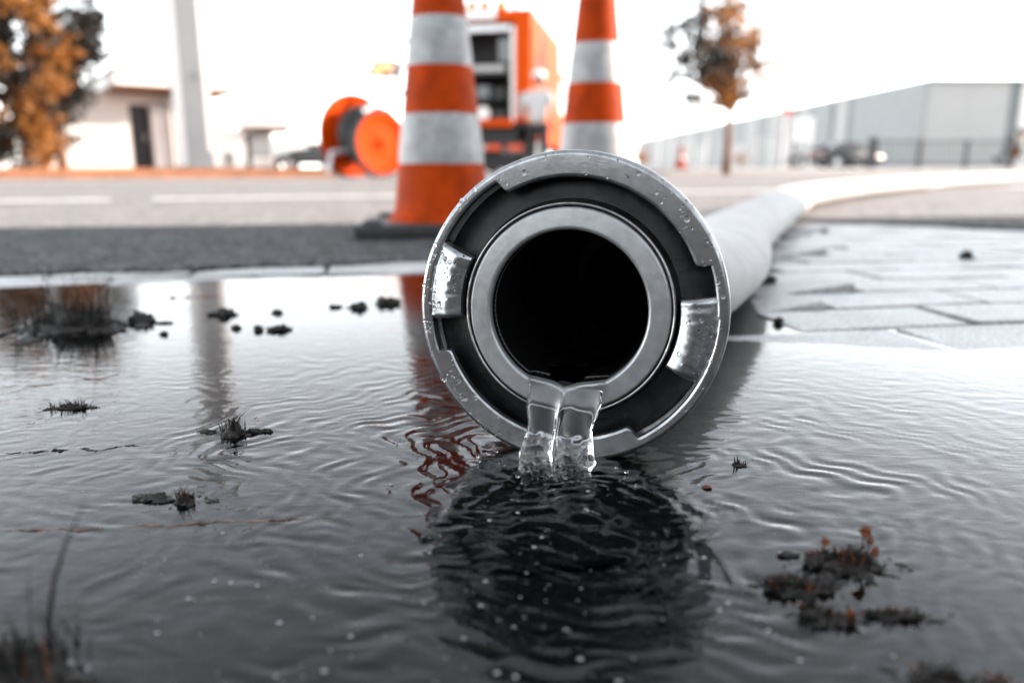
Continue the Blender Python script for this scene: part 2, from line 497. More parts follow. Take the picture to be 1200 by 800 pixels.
g = sheet('ground', [(-3000, -3000), (3000, -3000), (3000, 3000), (-3000, 3000)], -0.05, M['ground'])
tag(g, 'pale open ground reaching to the horizon', 'ground')

# edge between the paving and the dark asphalt
EDGE = [(-6.0, -0.30), (-2.2, 0.66), (-0.71, 1.06), (-0.136, 1.21), (0.22, 1.50), (0.50, 1.92), (0.72, 2.12), (0.95, 2.06), (1.25, 1.84), (2.2, 1.5), (6.0, 0.6)]
def edge_y(x):
    for (x0, y0), (x1, y1) in zip(EDGE, EDGE[1:]):
        if x0 <= x <= x1:
            return y0 + (y1 - y0) * (x - x0) / (x1 - x0)
    return EDGE[0][1] if x < EDGE[0][0] else EDGE[-1][1]

# asphalt lane strip: from the paving edge to the shade line; broken edge
def shade_line(x):   # asphalt colour steps from dark to pale here, along the shade edge
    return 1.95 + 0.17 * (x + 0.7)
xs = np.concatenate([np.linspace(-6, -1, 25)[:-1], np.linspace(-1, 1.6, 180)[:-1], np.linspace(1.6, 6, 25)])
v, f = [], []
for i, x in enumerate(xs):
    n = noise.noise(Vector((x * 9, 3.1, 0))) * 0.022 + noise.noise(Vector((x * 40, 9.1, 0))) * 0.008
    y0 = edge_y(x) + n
    y1 = max(y0 + 0.06, shade_line(x) + noise.noise(Vector((x * 6, 5, 0))) * 0.008)
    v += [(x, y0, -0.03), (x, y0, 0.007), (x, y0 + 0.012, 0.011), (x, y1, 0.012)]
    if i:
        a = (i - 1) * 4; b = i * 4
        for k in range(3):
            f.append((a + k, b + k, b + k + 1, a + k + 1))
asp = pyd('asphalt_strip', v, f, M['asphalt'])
tag(asp, 'coarse asphalt strip along the paving, coloured dark as if shaded', 'asphalt', kind='structure')

def rl(x, off):       # road lines run obliquely away to the right
    return off + 0.40 * x
v, f = [], []
xs2 = list(np.linspace(-60, -6, 12)) + list(xs[1:-1]) + list(np.linspace(6, 80, 14))
for i, x in enumerate(xs2):
    y0 = edge_y(x) + 0.05
    y1 = max(y0, shade_line(max(-6, min(6, x)))) if abs(x) <= 6 else shade_line(max(-6, min(6, x)))
    v += [(x, y1 - 0.02, 0.005), (x, max(y1 + 1, rl(x, 17.5)), 0.005)]
    if i:
        f.append(((i - 1) * 2, i * 2, i * 2 + 1, (i - 1) * 2 + 1))
road = pyd('road', v, f, M['road'])
tag(road, 'sunlit pale worn road behind the puddle', 'road', kind='structure')

# painted lane line, dashes along the road direction
def dash(x0, x1, off, w=0.13):
    n = Vector((-0.40, 1)).normalized()
    p = [(x0, rl(x0, off)), (x1, rl(x1, off)), (x1 + n.x * w, rl(x1, off) + n.y * w), (x0 + n.x * w, rl(x0, off) + n.y * w)]
    o = pyd('lane_marking', [(a, b, 0.009) for a, b in p], [(0, 1, 2, 3)], M['paint'], road)
    return o
dash(-12, -1.78, 4.15, 0.22)
dash(-1.62, 3.1, 4.15, 0.22)
dash(3.6, 14, 4.15, 0.22)
dash(-14, 30, 9.8, 0.2)

# grassy verge on the left
def verge_line(x): return 11.55 + 0.41 * (x + 2.9)
vb = bmesh.new()
cols = []
for i in range(41):
    x = -30 + i * (27.4 / 40)
    col = []
    y0 = verge_line(x)
    for k, (dy, z) in enumerate(((0, -0.02), (0.02, 0.06), (0.5, 0.085), (3, 0.10), (14, 0.11), (40, 0.11))):
        col.append(vb.verts.new((x - dy * 0.18, y0 + dy, z + random.uniform(-0.006, 0.012) * (k > 1))))
    cols.append(col)
for a, b in zip(cols, cols[1:]):
    for k in range(5):
        vb.faces.new((a[k], b[k], b[k + 1], a[k + 1]))
for k in range(5):
    pass
verge = from_bm('verge', vb, M['verge'], smooth=True)
tag(verge, 'low rusty brown grass verge beside the road', 'verge', kind='structure')
v, f = [], []
rnd = random.Random(3)
for i in range(16000):
    x = rnd.uniform(-16, -2.8); t = rnd.random() ** 2 * 7
    y = verge_line(x) + 0.05 + t; x2 = x - t * 0.18
    h = rnd.uniform(0.02, 0.065); w = rnd.uniform(0.004, 0.009); a = rnd.uniform(0, 6.28); l = rnd.uniform(-0.03, 0.03)
    z = 0.07 + min(t, 3) * 0.01
    k = len(v)
    v += [(x2 - w * math.cos(a), y - w * math.sin(a), z), (x2 + w * math.cos(a), y + w * math.sin(a), z), (x2 + l, y + rnd.uniform(-0.02, 0.02), z + h)]
    f.append((k, k + 1, k + 2))
o = pyd('verge_grass', v, f, M['verge_grass'])
tag(o, 'short rusty dry grass growing on the left verge', 'grass', kind='stuff')

# far footway with its kerb on the right
pts = [(2.6, 16.6), (80, 16.6 + 31), (80, 75), (2.6, 40)]
fw = sheet('footway', pts, 0.10, M['kerb'], thick=0.14)
tag(fw, 'pale concrete footway with kerb beyond the road', 'footway')

# ------------------------------------------------------------------ paving
def bed_z(x, y):
    """Height of the paving relative to the water level (0): a shallow hollow in front, higher to the right and far edge."""
    z = -0.0085
    def ss(a, b, t):
        t = max(0, min(1, (t - a) / (b - a))); return t * t * (3 - 2 * t)
    z += 0.0135 * ss(0.17, 0.0, edge_y(x) - 0.01 - y)
    yy = y + 0.10 * (x - 0.45)
    lift = -0.0085 + 0.0078 * ss(0.48, 0.64, yy) + 0.0048 * max(0.0, min(1.0, (yy - 0.62) / 0.20))
    r = ss(0.15, 0.26, x - 0.36 * (y - 0.70))
    return max(z, z + (lift - z) * r) if lift > z else z

pv, pf = [], []
pxs = list(np.linspace(-6, -1.4, 6))[:-1] + list(np.linspace(-1.4, 2.0, 120)) + list(np.linspace(2.0, 6, 6))[1:]
pys = list(np.linspace(-4, 0.1, 6))[:-1] + list(np.linspace(0.1, 2.6, 100))
for j, y in enumerate(pys):
    for i, x in enumerate(pxs):
        pv.append((x, y, bed_z(x, y) - 0.0022 + 0.0006 * noise.noise(Vector((x * 60, y * 60, 0)))))
        if i and j:
            n0 = len(pxs)
            pf.append(((j - 1) * n0 + i - 1, (j - 1) * n0 + i, j * n0 + i, j * n0 + i - 1))
pave = pyd('pavement', pv, pf, M['bed'])
tag(pave, kind='structure')
tag(pave, 'wet block paving around and under the puddle', 'pavement')
SL, SW, PA = 0.19, 0.095, R(9)
stone_meshes = []
for q in range(5):
    bm = bmesh.new()
    bm_box(bm, (0, 0, 0), (SL - 0.007, SW - 0.007, 0.05), 0.003, None, 2)
    for vv in bm.verts:
        vv.co.z += noise.noise(Vector((vv.co.x * 30 + q * 7, vv.co.y * 30, vv.co.z * 30))) * 0.0012
        vv.co.x += noise.noise(Vector((vv.co.x * 40, vv.co.y * 40 + q * 3, 4))) * 0.0015
        vv.co.y += noise.noise(Vector((vv.co.x * 40, vv.co.y * 40 + q * 3, 9))) * 0.0015
    me = bpy.data.meshes.new('paving_stone'); bm.to_mesh(me); bm.free()
    me.materials.append(M['stone']); stone_meshes.append(me)
rnd = random.Random(11)
cnt = 0
ca, sa = math.cos(PA), math.sin(PA)
for r_ in range(-6, 34):
    for c_ in range(-14, 16):
        u = (c_ + 0.5 * (r_ % 2)) * SL; w = r_ * SW + 0.045
        x = u * ca - w * sa; y = u * sa + w * ca
        if y < 0.13 or y > edge_y(x) + 0.09: continue
        if abs(x) > 0.72 * y + 0.16: continue
        o = bpy.data.objects.new('paving_stone', stone_meshes[rnd.randrange(5)])
        C.objects.link(o); o.parent = pave
        z = bed_z(x, y) + rnd.uniform(-0.0006, 0.0006)
        gxx = (bed_z(x + 0.03, y) - bed_z(x - 0.03, y)) / 0.06; gyy = (bed_z(x, y + 0.03) - bed_z(x, y - 0.03)) / 0.06
        o.location = (x, y, z - 0.025)
        o.rotation_euler = (gyy + rnd.gauss(0, 0.004), -gxx + rnd.gauss(0, 0.004), PA + rnd.gauss(0, 0.006))
        cnt += 1
print('STONES', cnt)

# ------------------------------------------------------------------ puddle
def spaced(lo, a, b, hi, n_in, n_out):
    return np.concatenate([np.linspace(lo, a, n_out)[:-1], np.linspace(a, b, n_in), np.linspace(b, hi, n_out)[1:]])
gx = spaced(-4, -0.55, 0.62, 4, 430, 50)
gy = np.concatenate([np.linspace(-3, 0.17, 30)[:-1], np.linspace(0.17, 0.62, 300), np.linspace(0.62, 2.0, 160)[1:]])
X, Y = np.meshgrid(gx, gy)
SX, SY = 0.018, 0.366        # where the water lands
wx = X + 0.016 * np.sin(Y * 31 + 1.3 + 2 * np.sin(X * 19)) + 0.008 * np.sin(Y * 83 + X * 40) + 0.003 * np.sin(Y * 190 - X * 130)
wy = Y + 0.016 * np.sin(X * 27 + 0.4 + 2 * np.sin(Y * 23)) + 0.008 * np.sin(X * 71 - Y * 35 + 2) + 0.003 * np.sin(X * 210 + Y * 110)
rr = np.hypot(wx - SX, (wy - SY) * 1.0)
Z = np.zeros_like(X)
Z += 0.00110 * np.exp(-rr / 0.032) * np.sin(rr / 0.0125 * 6.283 + 2.0 * np.sin(3 * np.arctan2(wy - SY, wx - SX)))
Z += 0.00018 * np.exp(-rr / 0.15) * np.sin(rr / 0.017 * 6.283 + 0.8 * np.sin(2 * np.arctan2(wy - SY, wx - SX)))
rng = np.random.default_rng(5)
for k in range(16):          # crossing wavelets that run out from the splash
    ang = rng.uniform(0, 6.283); lam = rng.uniform(0.007, 0.017); ph = rng.uniform(0, 6.283)
    ox, oy = SX + rng.uniform(-0.06, 0.06), SY + rng.uniform(-0.05, 0.04)
    r2 = np.hypot(wx - ox, wy - oy)
    dirw = 0.5 + 0.5 * np.cos(np.arctan2(wy - oy, wx - ox) - ang)
    Z += 0.00023 * dirw ** 2 * np.exp(-r2 / 0.11) * np.sin(r2 / lam * 6.283 + ph)
for k in range(9):           # faint long drift over the whole puddle
    a = rng.uniform(-0.5, 0.5) + 1.4; lam = rng.uniform(0.010, 0.03); ph = rng.uniform(0, 6.283)
    Z += 0.000015 * np.sin((wx * np.cos(a) + wy * np.sin(a)) / lam * 6.283 + ph + 1.5 * np.sin(wx * 9 + k))
# still water where the hollow gets shallow on the far side
Z *= np.clip((1.25 - Y) / 0.8, 0.12, 1)
nyy, nxx = X.shape
verts = np.stack([X, Y, Z], -1).reshape(-1, 3)
idx = np.arange(nyy * nxx).reshape(nyy, nxx)
quads = np.stack([idx[:-1, :-1], idx[:-1, 1:], idx[1:, 1:], idx[1:, :-1]], -1).reshape(-1, 4)
me = bpy.data.meshes.new('puddle')
me.vertices.add(len(verts)); me.vertices.foreach_set('co', verts.ravel())
me.loops.add(quads.size); me.loops.foreach_set('vertex_index', quads.ravel())
me.polygons.add(len(quads)); me.polygons.foreach_set('loop_start', np.arange(0, quads.size, 4)); me.polygons.foreach_set('loop_total', np.full(len(quads), 4))
me.update(calc_edges=True)
pud = link('puddle', me, M['puddle'], None, True)
tag(pud, 'rippled puddle of water over the paving', 'puddle', kind='structure')

# ------------------------------------------------------------------ hose with its coupling
S = 0.0836 / 181             # one unit = a pixel of the photograph at the ring
CX, CY, CZ, YAW, TILT = 0.0295, 0.402, 0.0788, R(15), R(4)
hose = empty('fire_hose', (CX, CY, CZ), -YAW)
hose.rotation_euler = (-TILT, 0, -YAW)
tag(hose, 'white water hose with a large metal claw coupling lying in the puddle', 'hose')

def ring_inner(deg):
    d = deg % 180
    # two wide openings beside the claws, repeated after half a turn
    # claw 152..187 (=-28..7 after half a turn); open 120..200
    steps = [(0, 166), (19.5, 166), (19.9, 164), (20.6, 154), (21.6, 151.4), (23, 151), (118, 151), (119.2, 151.6), (120.0, 155), (120.7, 166), (121.3, 167.5), (180, 167.5)]
    e = d
    for (a, ra), (b, rb) in zip(steps, steps[1:]):
        if a <= e <= b:
            return ra + (rb - ra) * (e - a) / (b - a)
    return 151
NA = 720
v, f = [], []
for k in range(NA):
    th = 2 * math.pi * k / NA
    ri = ring_inner(math.degrees(th))
    jag = noise.noise(Vector((math.cos(th) * 9, math.sin(th) * 9, 1))) * 0.7
    prof = [(171, 105), (176, 70), (178, 14), (180.6, 9), (181, 6), (180.3, 3.2), (178.6, 1.1), (176.8, 0.2), (175.8, 0.02), (174.5, 0.0), (168.6 if ri < 160 else 173, 0.0), (ri + 4.2, 0.0), (ri + 3.4, 0.02),
            (ri + 2.6, 0.3 + 0.1 * jag), (ri + 0.8 + 0.4 * jag, 1.4), (ri + 0.2 * jag, 4.0), (ri, 10), (169, 14), (169, 30), (150, 32), (150, 105)]
    for r, a in prof:
        v.append((r * S * math.cos(th), a * S, r * S * math.sin(th)))
n = len(prof)
for k in range(NA):
    k2 = (k + 1) % NA
    for j in range(n):
        j2 = (j + 1) % n
        f.append((k * n + j, k * n + j2, k2 * n + j2, k2 * n + j))
me = bpy.data.meshes.new('locking_ring'); me.from_pydata(v, [], f)
bm = bmesh.new(); bm.from_mesh(me); bmesh.ops.recalc_face_normals(bm, faces=bm.faces[:]); bm.to_mesh(me); bm.free()
ring = sharp(link('locking_ring', me, M['ring'], hose), 32)

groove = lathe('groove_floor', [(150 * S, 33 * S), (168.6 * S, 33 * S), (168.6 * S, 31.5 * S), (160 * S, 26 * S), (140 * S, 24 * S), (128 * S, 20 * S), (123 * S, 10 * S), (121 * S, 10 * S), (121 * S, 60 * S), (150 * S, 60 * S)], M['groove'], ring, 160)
lip = lathe('seal_rim', [(122.5 * S, 22 * S), (123 * S, 3 * S), (122.4 * S, 0.6 * S), (121 * S, 0.0 * S), (119.8 * S, 0.8 * S), (119.2 * S, 4 * S), (119.2 * S, 22 * S)], M['seal_lip'], hose, 160)
seal = lathe('sealing_ring', [(118 * S, 20 * S), (118 * S, 2.5 * S), (117 * S, 0.4 * S), (115.8 * S, -0.9 * S), (115.0 * S, -1.15 * S), (114 * S, -1.25 * S), (97 * S, -2.8 * S), (96 * S, -2.85 * S), (95 * S, -2.7 * S), (93.2 * S, -1.6 * S), (92 * S, 0.5 * S), (91.6 * S, 20 * S)], M['seal'], hose, 160)
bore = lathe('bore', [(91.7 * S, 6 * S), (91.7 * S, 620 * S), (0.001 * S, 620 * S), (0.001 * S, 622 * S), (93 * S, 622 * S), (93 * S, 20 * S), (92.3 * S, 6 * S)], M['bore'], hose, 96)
shank = lathe('shank', [(150 * S, 60 * S), (152 * S, 108 * S), (146 * S, 125 * S), (131 * S, 128 * S), (131 * S, 180 * S), (118 * S, 180 * S), (118 * S, 60 * S)], M['ring'], hose, 128)

def claw(deg0, deg1):
    v, f = [], []
    NS = 44
    prof = [(127.5, 14), (127.2, 2), (128.5, -3.0), (131, -5.0), (139, -8.6), (143, -9.6), (147, -9.0), (157, -4.6), (161, -2.6), (163.6, 0.2), (166.5, 1.4), (170.0, 0.9), (170.5, 18), (150, 26)]
    for k in range(NS + 1):
        t = k / NS
        th = R(deg0 + (deg1 - deg0) * t)
        e = min(t, 1 - t) * NS
        sink = 0.0 if e > 2.5 else (2.5 - e) ** 2 * 0.5
        for j, (r, a) in enumerate(prof):
            w = noise.noise(Vector((r * 0.11 + deg0, t * 14, 2))) * (0.9 if 2 < j < 11 else 0.2)
            jag = noise.noise(Vector((r * 0.3, t * 40, deg0))) * (1.3 if j in (8, 9, 10) else 0.2)
            rr_ = r + jag
            aa = a + w + (sink if 1 < j < 12 else 0)
            v.append((rr_ * S * math.cos(th), aa * S, rr_ * S * math.sin(th)))
    n = len(prof)
    for k in range(NS):
        for j in range(n):
            j2 = (j + 1) % n
            f.append((k * n + j, k * n + j2, (k + 1) * n + j2, (k + 1) * n + j))
    f.append(tuple(range(n))); f.append(tuple(NS * n + j for j in range(n))[::-1])
    me = bpy.data.meshes.new('claw'); me.from_pydata(v, [], f)
    bm = bmesh.new(); bm.from_mesh(me); bmesh.ops.recalc_face_normals(bm, faces=bm.faces[:]); bm.to_mesh(me); bm.free()
    return sharp(link('claw', me, M['lug'], ring), 28)
claw(154, 186)
claw(-27, 7.5)

# water drops clinging to the ring
bm = bmesh.new()
rnd = random.Random(21)
drops = []
for i in range(150):
    if i < 90:
        a = rnd.choice([rnd.uniform(186, 245), rnd.uniform(186, 245), rnd.uniform(-5, 60), rnd.uniform(60, 180), rnd.uniform(150, 190)])
        r = rnd.uniform(ring_inner(a) + 4, 178); yy = 0.3
    else:
        a = rnd.choice([rnd.uniform(158, 183), rnd.uniform(-22, 4)]); r = rnd.uniform(134, 164); yy = -7.5
        if r > 152: yy = -5 + (r - 156) * 0.5
    d = rnd.choice([0.8, 0.9, 1.1, 1.3, 1.6, 2.4, 3.0]) * rnd.uniform(0.8, 1.2)
    th = R(a)
    p = Vector((r * S * math.cos(th), yy * S, r * S * math.sin(th)))
    mt = Matrix.Translation(p) @ Matrix.Diagonal((d * S, d * S * 0.6, d * S * rnd.uniform(1.0, 1.35), 1))
    bmesh.ops.create_icosphere(bm, subdivisions=2, radius=1.0, matrix=mt)
o = from_bm('water_drops', bm, M['water'], hose, True)
tag(o, 'clear beads of water on the metal face', kind='stuff')

# hose body swept along the ground (built in world space, then brought under the hose)
HR = 0.057
ax = Vector((math.sin(YAW) * math.cos(TILT), math.cos(YAW) * math.cos(TILT), -math.sin(TILT)))
c0 = Vector((CX, CY, CZ))
path = [(c0 + ax * 0.055, .057, .057), (c0 + ax * 0.10, .057, .057), (c0 + ax * 0.16, .058, .055)]
path += [(Vector(p[:3]), p[3], p[4]) for p in ((.122, .66, .052, .064, .050), (.190, .80, .045, .066, .045), (.250, .945, .042, .066, .042), (.358, 1.26, .042, .066, .042), (.550, 1.71, .045, .067, .041),
         (.79, 2.25, .055, .069, .041), (1.05, 2.84, .053, .069, .041), (1.60, 3.72, .053, .069, .043), (2.34, 4.74, .053, .069, .045), (3.02, 5.6, .053, .069, .045), (4.2, 7.0, .053, .069, .045),
         (5.5, 8.5, .055, .069, .048), (8.2, 11.5, .06, .069, .05), (12, 15.5, .06, .069, .05))]
def catmull(P, n):
    out = []
    for i in range(len(P) - 1):
        p0 = P[max(0, i - 1)]; p1 = P[i]; p2 = P[i + 1]; p3 = P[min(len(P) - 1, i + 2)]
        for k in range(n):
            t = k / n
            out.append(0.5 * ((2 * p1) + (p2 - p0) * t + (2 * p0 - 5 * p1 + 4 * p2 - p3) * t * t + (3 * p1 - p0 - 3 * p2 + p3) * t ** 3))
    out.append(P[-1].copy())
    return out
cp = catmull([p for p, *_ in path], 14)
cr = catmull([Vector((a_, b_, 0)) for _, a_, b_ in path], 14)
inv = (Matrix.Translation(c0) @ Matrix.Rotation(-YAW, 4, 'Z') @ Matrix.Rotation(-TILT, 4, 'X')).inverted()
v, f, uvs = [], [], []
SEG = 40
dist = 0
for i, p in enumerate(cp):
    t = (cp[min(i + 1, len(cp) - 1)] - cp[max(i - 1, 0)]).normalized()
    if i: dist += (p - cp[i - 1]).length
    s = t.cross(Vector((0, 0, 1))).normalized(); u = s.cross(t)
    for k in range(SEG):
        a = 2 * math.pi * k / SEG
        w = 1 + 0.022 * noise.noise(Vector((dist * 6, math.cos(a) * 1.5, math.sin(a) * 1.5))) + 0.010 * noise.noise(Vector((dist * 30, math.cos(a) * 4, math.sin(a) * 4)))
        q = p + (s * math.cos(a) * cr[i].x + u * math.sin(a) * cr[i].y) * w
        v.append(tuple(inv @ q)); uvs.append((k / SEG * 4, dist * 4))
    if i:
        for k in range(SEG):
            k2 = (k + 1) % SEG
            f.append(((i - 1) * SEG + k, (i - 1) * SEG + k2, i * SEG + k2, i * SEG + k))
hb = pyd('hose_tube', v, f, M['hose'], hose, True)
ul = hb.data.uv_layers.new(name='UVMap')
for lp in hb.data.loops:
    uu = uvs[lp.vertex_index]
    ul.data[lp.index].uv = uu

# ------------------------------------------------------------------ pouring water
def stream():
    path = [  # y (towards the back +), z, half width, front thickness, back thickness
        (0.270, -0.0372, 0.0205, 0.0042, 0.0045), (0.120, -0.0370, 0.0210, 0.0042, 0.0048), (0.060, -0.0368, 0.0215, 0.0042, 0.0050), (0.020, -0.0368, 0.0225, 0.0042, 0.0050), (0.006, -0.0372, 0.0228, 0.0042, 0.0046),
        (-0.001, -0.0382, 0.0222, 0.0044, 0.0040), (-0.0060, -0.0402, 0.0208, 0.0050, 0.0036), (-0.0100, -0.0432, 0.0196, 0.0058, 0.0042), (-0.0132, -0.0468, 0.0190, 0.0064, 0.0050),
        (-0.0168, -0.0516, 0.0186, 0.0068, 0.0056), (-0.0200, -0.0564, 0.0183, 0.0069, 0.0058), (-0.0228, -0.0612, 0.0181, 0.0068, 0.0058), (-0.0254, -0.0660, 0.0181, 0.0066, 0.0056),
        (-0.0278, -0.0710, 0.0186, 0.0064, 0.0054), (-0.0300, -0.0760, 0.0196, 0.0064, 0.0054), (-0.0320, -0.0806, 0.0210, 0.0066, 0.0054), (-0.0330, -0.0830, 0.0220, 0.0068, 0.0054)]
    A = catmull([Vector((y, z, w)) for y, z, w, *_ in path], 7)
    B = catmull([Vector((t, b, 0)) for *_, t, b in path], 7)
    v, f = [], []
    NH = 44
    nS = len(A)
    for i in range(nS):
        y, z, w = A[i]; T, Bk = B[i][0], B[i][1]
        y2, z2, _ = A[min(i + 1, nS - 1)]; y1, z1, _ = A[max(i - 1, 0)]
        t = Vector((0, y2 - y1, z2 - z1)).normalized()
        nrm = Vector((0, t.z, -t.y))
        if nrm.z < -1e-6 or (abs(nrm.z) < 1e-6 and nrm.y > 0): nrm = -nrm
        free = max(0.0, min(1.0, (-0.006 - y) / 0.008)); free = free * free * (3 - 2 * free)
        rip = math.exp(-((z + 0.066) / 0.004) ** 2)
        low = max(0.0, min(1.0, (-0.064 - z) / 0.015))
        mid = -0.05 + 0.05 * math.sin(z * 120)
        ringv = []
        for half in (0, 1):
            for k in range(NH):
                q = -math.cos(math.pi * (k + 0.5 * 0) / NH)       # -1..1
                if half: q = -q
                # two rounded strands that meet in a thin web
                if q < mid: c_, hw = (-1 + mid) / 2, (mid + 1) / 2
                else: c_, hw = (1 + mid) / 2, (1 - mid) / 2
                u = (q - c_) / hw
                strand = math.sqrt(max(0.0, 1 - u * u))
                flat = math.sqrt(max(0.0, 1 - q ** 4))
                web = 0.16 * math.sqrt(max(0.0, 1 - q * q))
                sh_ = flat * (1 - free) + max(strand, web) * free
                xx = q * w * (1 + 0.05 * free * math.sin(z * 260 + 1.0))
                sg_ = 1 if half == 0 else -1
                nz_ = noise.noise(Vector((xx * 180, z * 60, sg_ * 3)))
                nz2 = noise.noise(Vector((xx * 420, z * 260, sg_ * 7)))
                off = sg_ * (T if half == 0 else Bk) * sh_ * (1 + 0.22 * free * nz_ + 0.30 * rip * nz2 + 0.35 * low * nz2)
                xx += free * (0.0008 * noise.noise(Vector((z * 120, q * 1.3, 3.0))) + 0.0016 * low * noise.noise(Vector((z * 240, q * 3, 9.0))))
                ringv.append(tuple(Vector((xx, y, z)) + nrm * off))
        n_ = len(ringv)
        v += ringv
        if i:
            for k in range(n_):
                k2 = (k + 1) % n_
                f.append(((i - 1) * n_ + k, (i - 1) * n_ + k2, i * n_ + k2, i * n_ + k))
    f.append(tuple(range(n_))[::-1]); f.append(tuple((nS - 1) * n_ + k for k in range(n_)))
    me = bpy.data.meshes.new('pouring_water'); me.from_pydata(v, [], f)
    bm = bmesh.new(); bm.from_mesh(me); bmesh.ops.remove_doubles(bm, verts=bm.verts[:], dist=1e-6); bmesh.ops.recalc_face_normals(bm, faces=bm.faces[:]); bm.to_mesh(me); bm.free()
    return link('pouring_water', me, M['water'], None, True)
st = stream()
st.location = (CX + 0.0010, CY, CZ); st.rotation_euler = (0, 0, -YAW)
bm = bmesh.new()
rnd = random.Random(13)
for i in range(46):
    a_ = rnd.uniform(0, 6.28); q_ = rnd.uniform(0.012, 0.040) * (1.3 if math.cos(a_) ** 2 > 0.5 else 0.8)
    s_ = rnd.choice([0.0003, 0.0004, 0.0005, 0.0007, 0.0010])
    mt = Matrix.Translation((q_ * math.cos(a_), -0.031 + q_ * 0.7 * math.sin(a_), -CZ + rnd.choice([0.0, 0.0005, 0.001, 0.003, 0.006]))) @ Matrix.Diagonal((s_, s_, s_ * rnd.uniform(0.7, 1.5), 1))
    bmesh.ops.create_icosphere(bm, subdivisions=2, radius=1.0, matrix=mt)
tag(from_bm('splash_drops', bm, M['water'], st, True), kind='stuff')
tag(st, 'clear water pouring in two joined strands from the coupling', 'water')

# ------------------------------------------------------------------ foam bubbles
bm = bmesh.new()
rnd = random.Random(4)
for i in range(260):
    D = rnd.choice([rnd.uniform(0.205, 0.36), rnd.uniform(0.205, 0.30)])
    px = rnd.choice([rnd.gauss(690, 130), rnd.uniform(60, 1150), rnd.uniform(60, 640)])
    p = at(px, D, 0)
    if p.y > 0.385 and abs(p.x) < 0.1: continue
    s = rnd.choice([0.0002, 0.00025, 0.0003, 0.0003, 0.0004, 0.0005, 0.0009]) * rnd.uniform(0.8, 1.3)
    mt = Matrix.Translation(p) @ Matrix.Diagonal((s, s * 0.9, s * 0.5, 1))
    bmesh.ops.create_icosphere(bm, subdivisions=1, radius=1.0, matrix=mt)
o = from_bm('foam_bubbles', bm, M['bubble'], None, True)
tag(o, 'tiny pale foam bubbles drifting on the puddle', 'foam', kind='stuff')

# ------------------------------------------------------------------ grass, moss and clods in the puddle
def clod_mesh(seed, sx, sy, sz, sub=3, rough=0.55):
    bm = bmesh.new()
    bmesh.ops.create_icosphere(bm, subdivisions=sub, radius=1.0)
    for vv in bm.verts:
        d = vv.co.normalized()
        n_ = noise.fractal(d * 1.9 + Vector((seed * 3.3, seed, 0)), 0.8, 2.1, 5) * rough + noise.noise(d * 9 + Vector((seed, 0, 0))) * 0.35
        r_ = max(0.25, 1 + n_)
        vv.co = Vector((d.x * sx * r_, d.y * sy * r_, d.z * sz * r_))
    return bm

def blade(v, f, base, h, lean, w, curl, rnd_):
    a = rnd_.uniform(0, 6.28)
    side = Vector((math.cos(a), math.sin(a) * 0.6, 0))
    n_ = 5
    k0 = len(v)
    for k in range(n_):
        t = k / (n_ - 1)
        p = base + Vector((0, 0, h * (t - curl * t * t * 0.35))) + lean * (t * t)
        ww = w * (1 - t) ** 0.6 + w * 0.08
        v.append(tuple(p - side * ww)); v.append(tuple(p + side * ww))
    for k in range(n_ - 1):
        f.append((k0 + 2 * k, k0 + 2 * k + 1, k0 + 2 * k + 3, k0 + 2 * k + 2))

def tuft(name, label, cat, px, py, w, d, hgt, n, bl, seed, dry=0.0, D=None, mound=1.0, bw=0.0006, group=None):
    """A clod of soil with blades; w,d = half sizes of the clod, hgt = clod height, bl = blade length."""
    rnd_ = random.Random(seed)
    D = D or dat(py)
    c = at(px, D, 0)
    root = empty(name, c)
    tag(root, label, cat, group)
    o = from_bm('soil', clod_mesh(seed, w, d, hgt * 1.2, 4), M['soil'], root, True)
    o.location = (0, 0, -hgt * 0.45)
    subs_ = [(rnd_.uniform(-0.8, 0.8) * mound, rnd_.uniform(-0.7, 0.7)) for _ in range(7)]
    for part, m, cnt_ in (('blades', M['grass'], int(n * (1 - dry))), ('dry_blades', M['dry'], int(n * dry))):
        if not cnt_: continue
        v, f = [], []
        for i in range(cnt_):
            a = rnd_.uniform(0, 6.28); q = rnd_.random() ** 0.7 * mound
            sc0 = subs_[rnd_.randrange(len(subs_))]
            b = Vector((sc0[0] * w + math.cos(a) * w * q * 0.45, sc0[1] * d + math.sin(a) * d * q * 0.45, hgt * max(0.0, 1 - sc0[0] ** 2) * 0.5))
            h = bl * rnd_.uniform(0.35, 1.0)
            ln = Vector((math.cos(a) + rnd_.gauss(0, 0.5), math.sin(a) * 0.7 + rnd_.gauss(0, 0.4), 0)) * h * rnd_.choice([0.1, 0.25, 0.4, 0.7, 1.2]) * rnd_.uniform(0.6, 1.2)
            blade(v, f, b, h, ln, bw * rnd_.uniform(0.6, 1.3), rnd_.choice([0.2, 0.6, 1.2, 2.2]), rnd_)
        o = pyd(part, v, f, m, root)
        tag(o, kind='stuff')
    return root

def crumbs(root, w, d, n, seed):
    """Loose crumbs and fibres strewn round a clump."""
    rnd_ = random.Random(seed)
    bm = bmesh.new()
    for i in range(n):
        a = rnd_.uniform(0, 6.28); q = rnd_.uniform(0.5, 1.9)
        s_ = w * rnd_.choice([0.04, 0.05, 0.07, 0.1, 0.14])
        mt = Matrix.Translation((math.cos(a) * w * q, math.sin(a) * d * q, 0)) @ Matrix.Rotation(rnd_.uniform(0, 6.28), 4, 'Z') @ Matrix.Diagonal((s_ * rnd_.uniform(0.8, 2.4), s_ * 0.8, s_ * 0.55, 1))
        bmesh.ops.create_icosphere(bm, subdivisions=1, radius=1.0, matrix=mt)
    for vv in bm.verts:
        vv.co += noise.noise_vector(vv.co * 900) * w * 0.025
    tag(from_bm('crumbs', bm, M['soil'], root), kind='stuff')

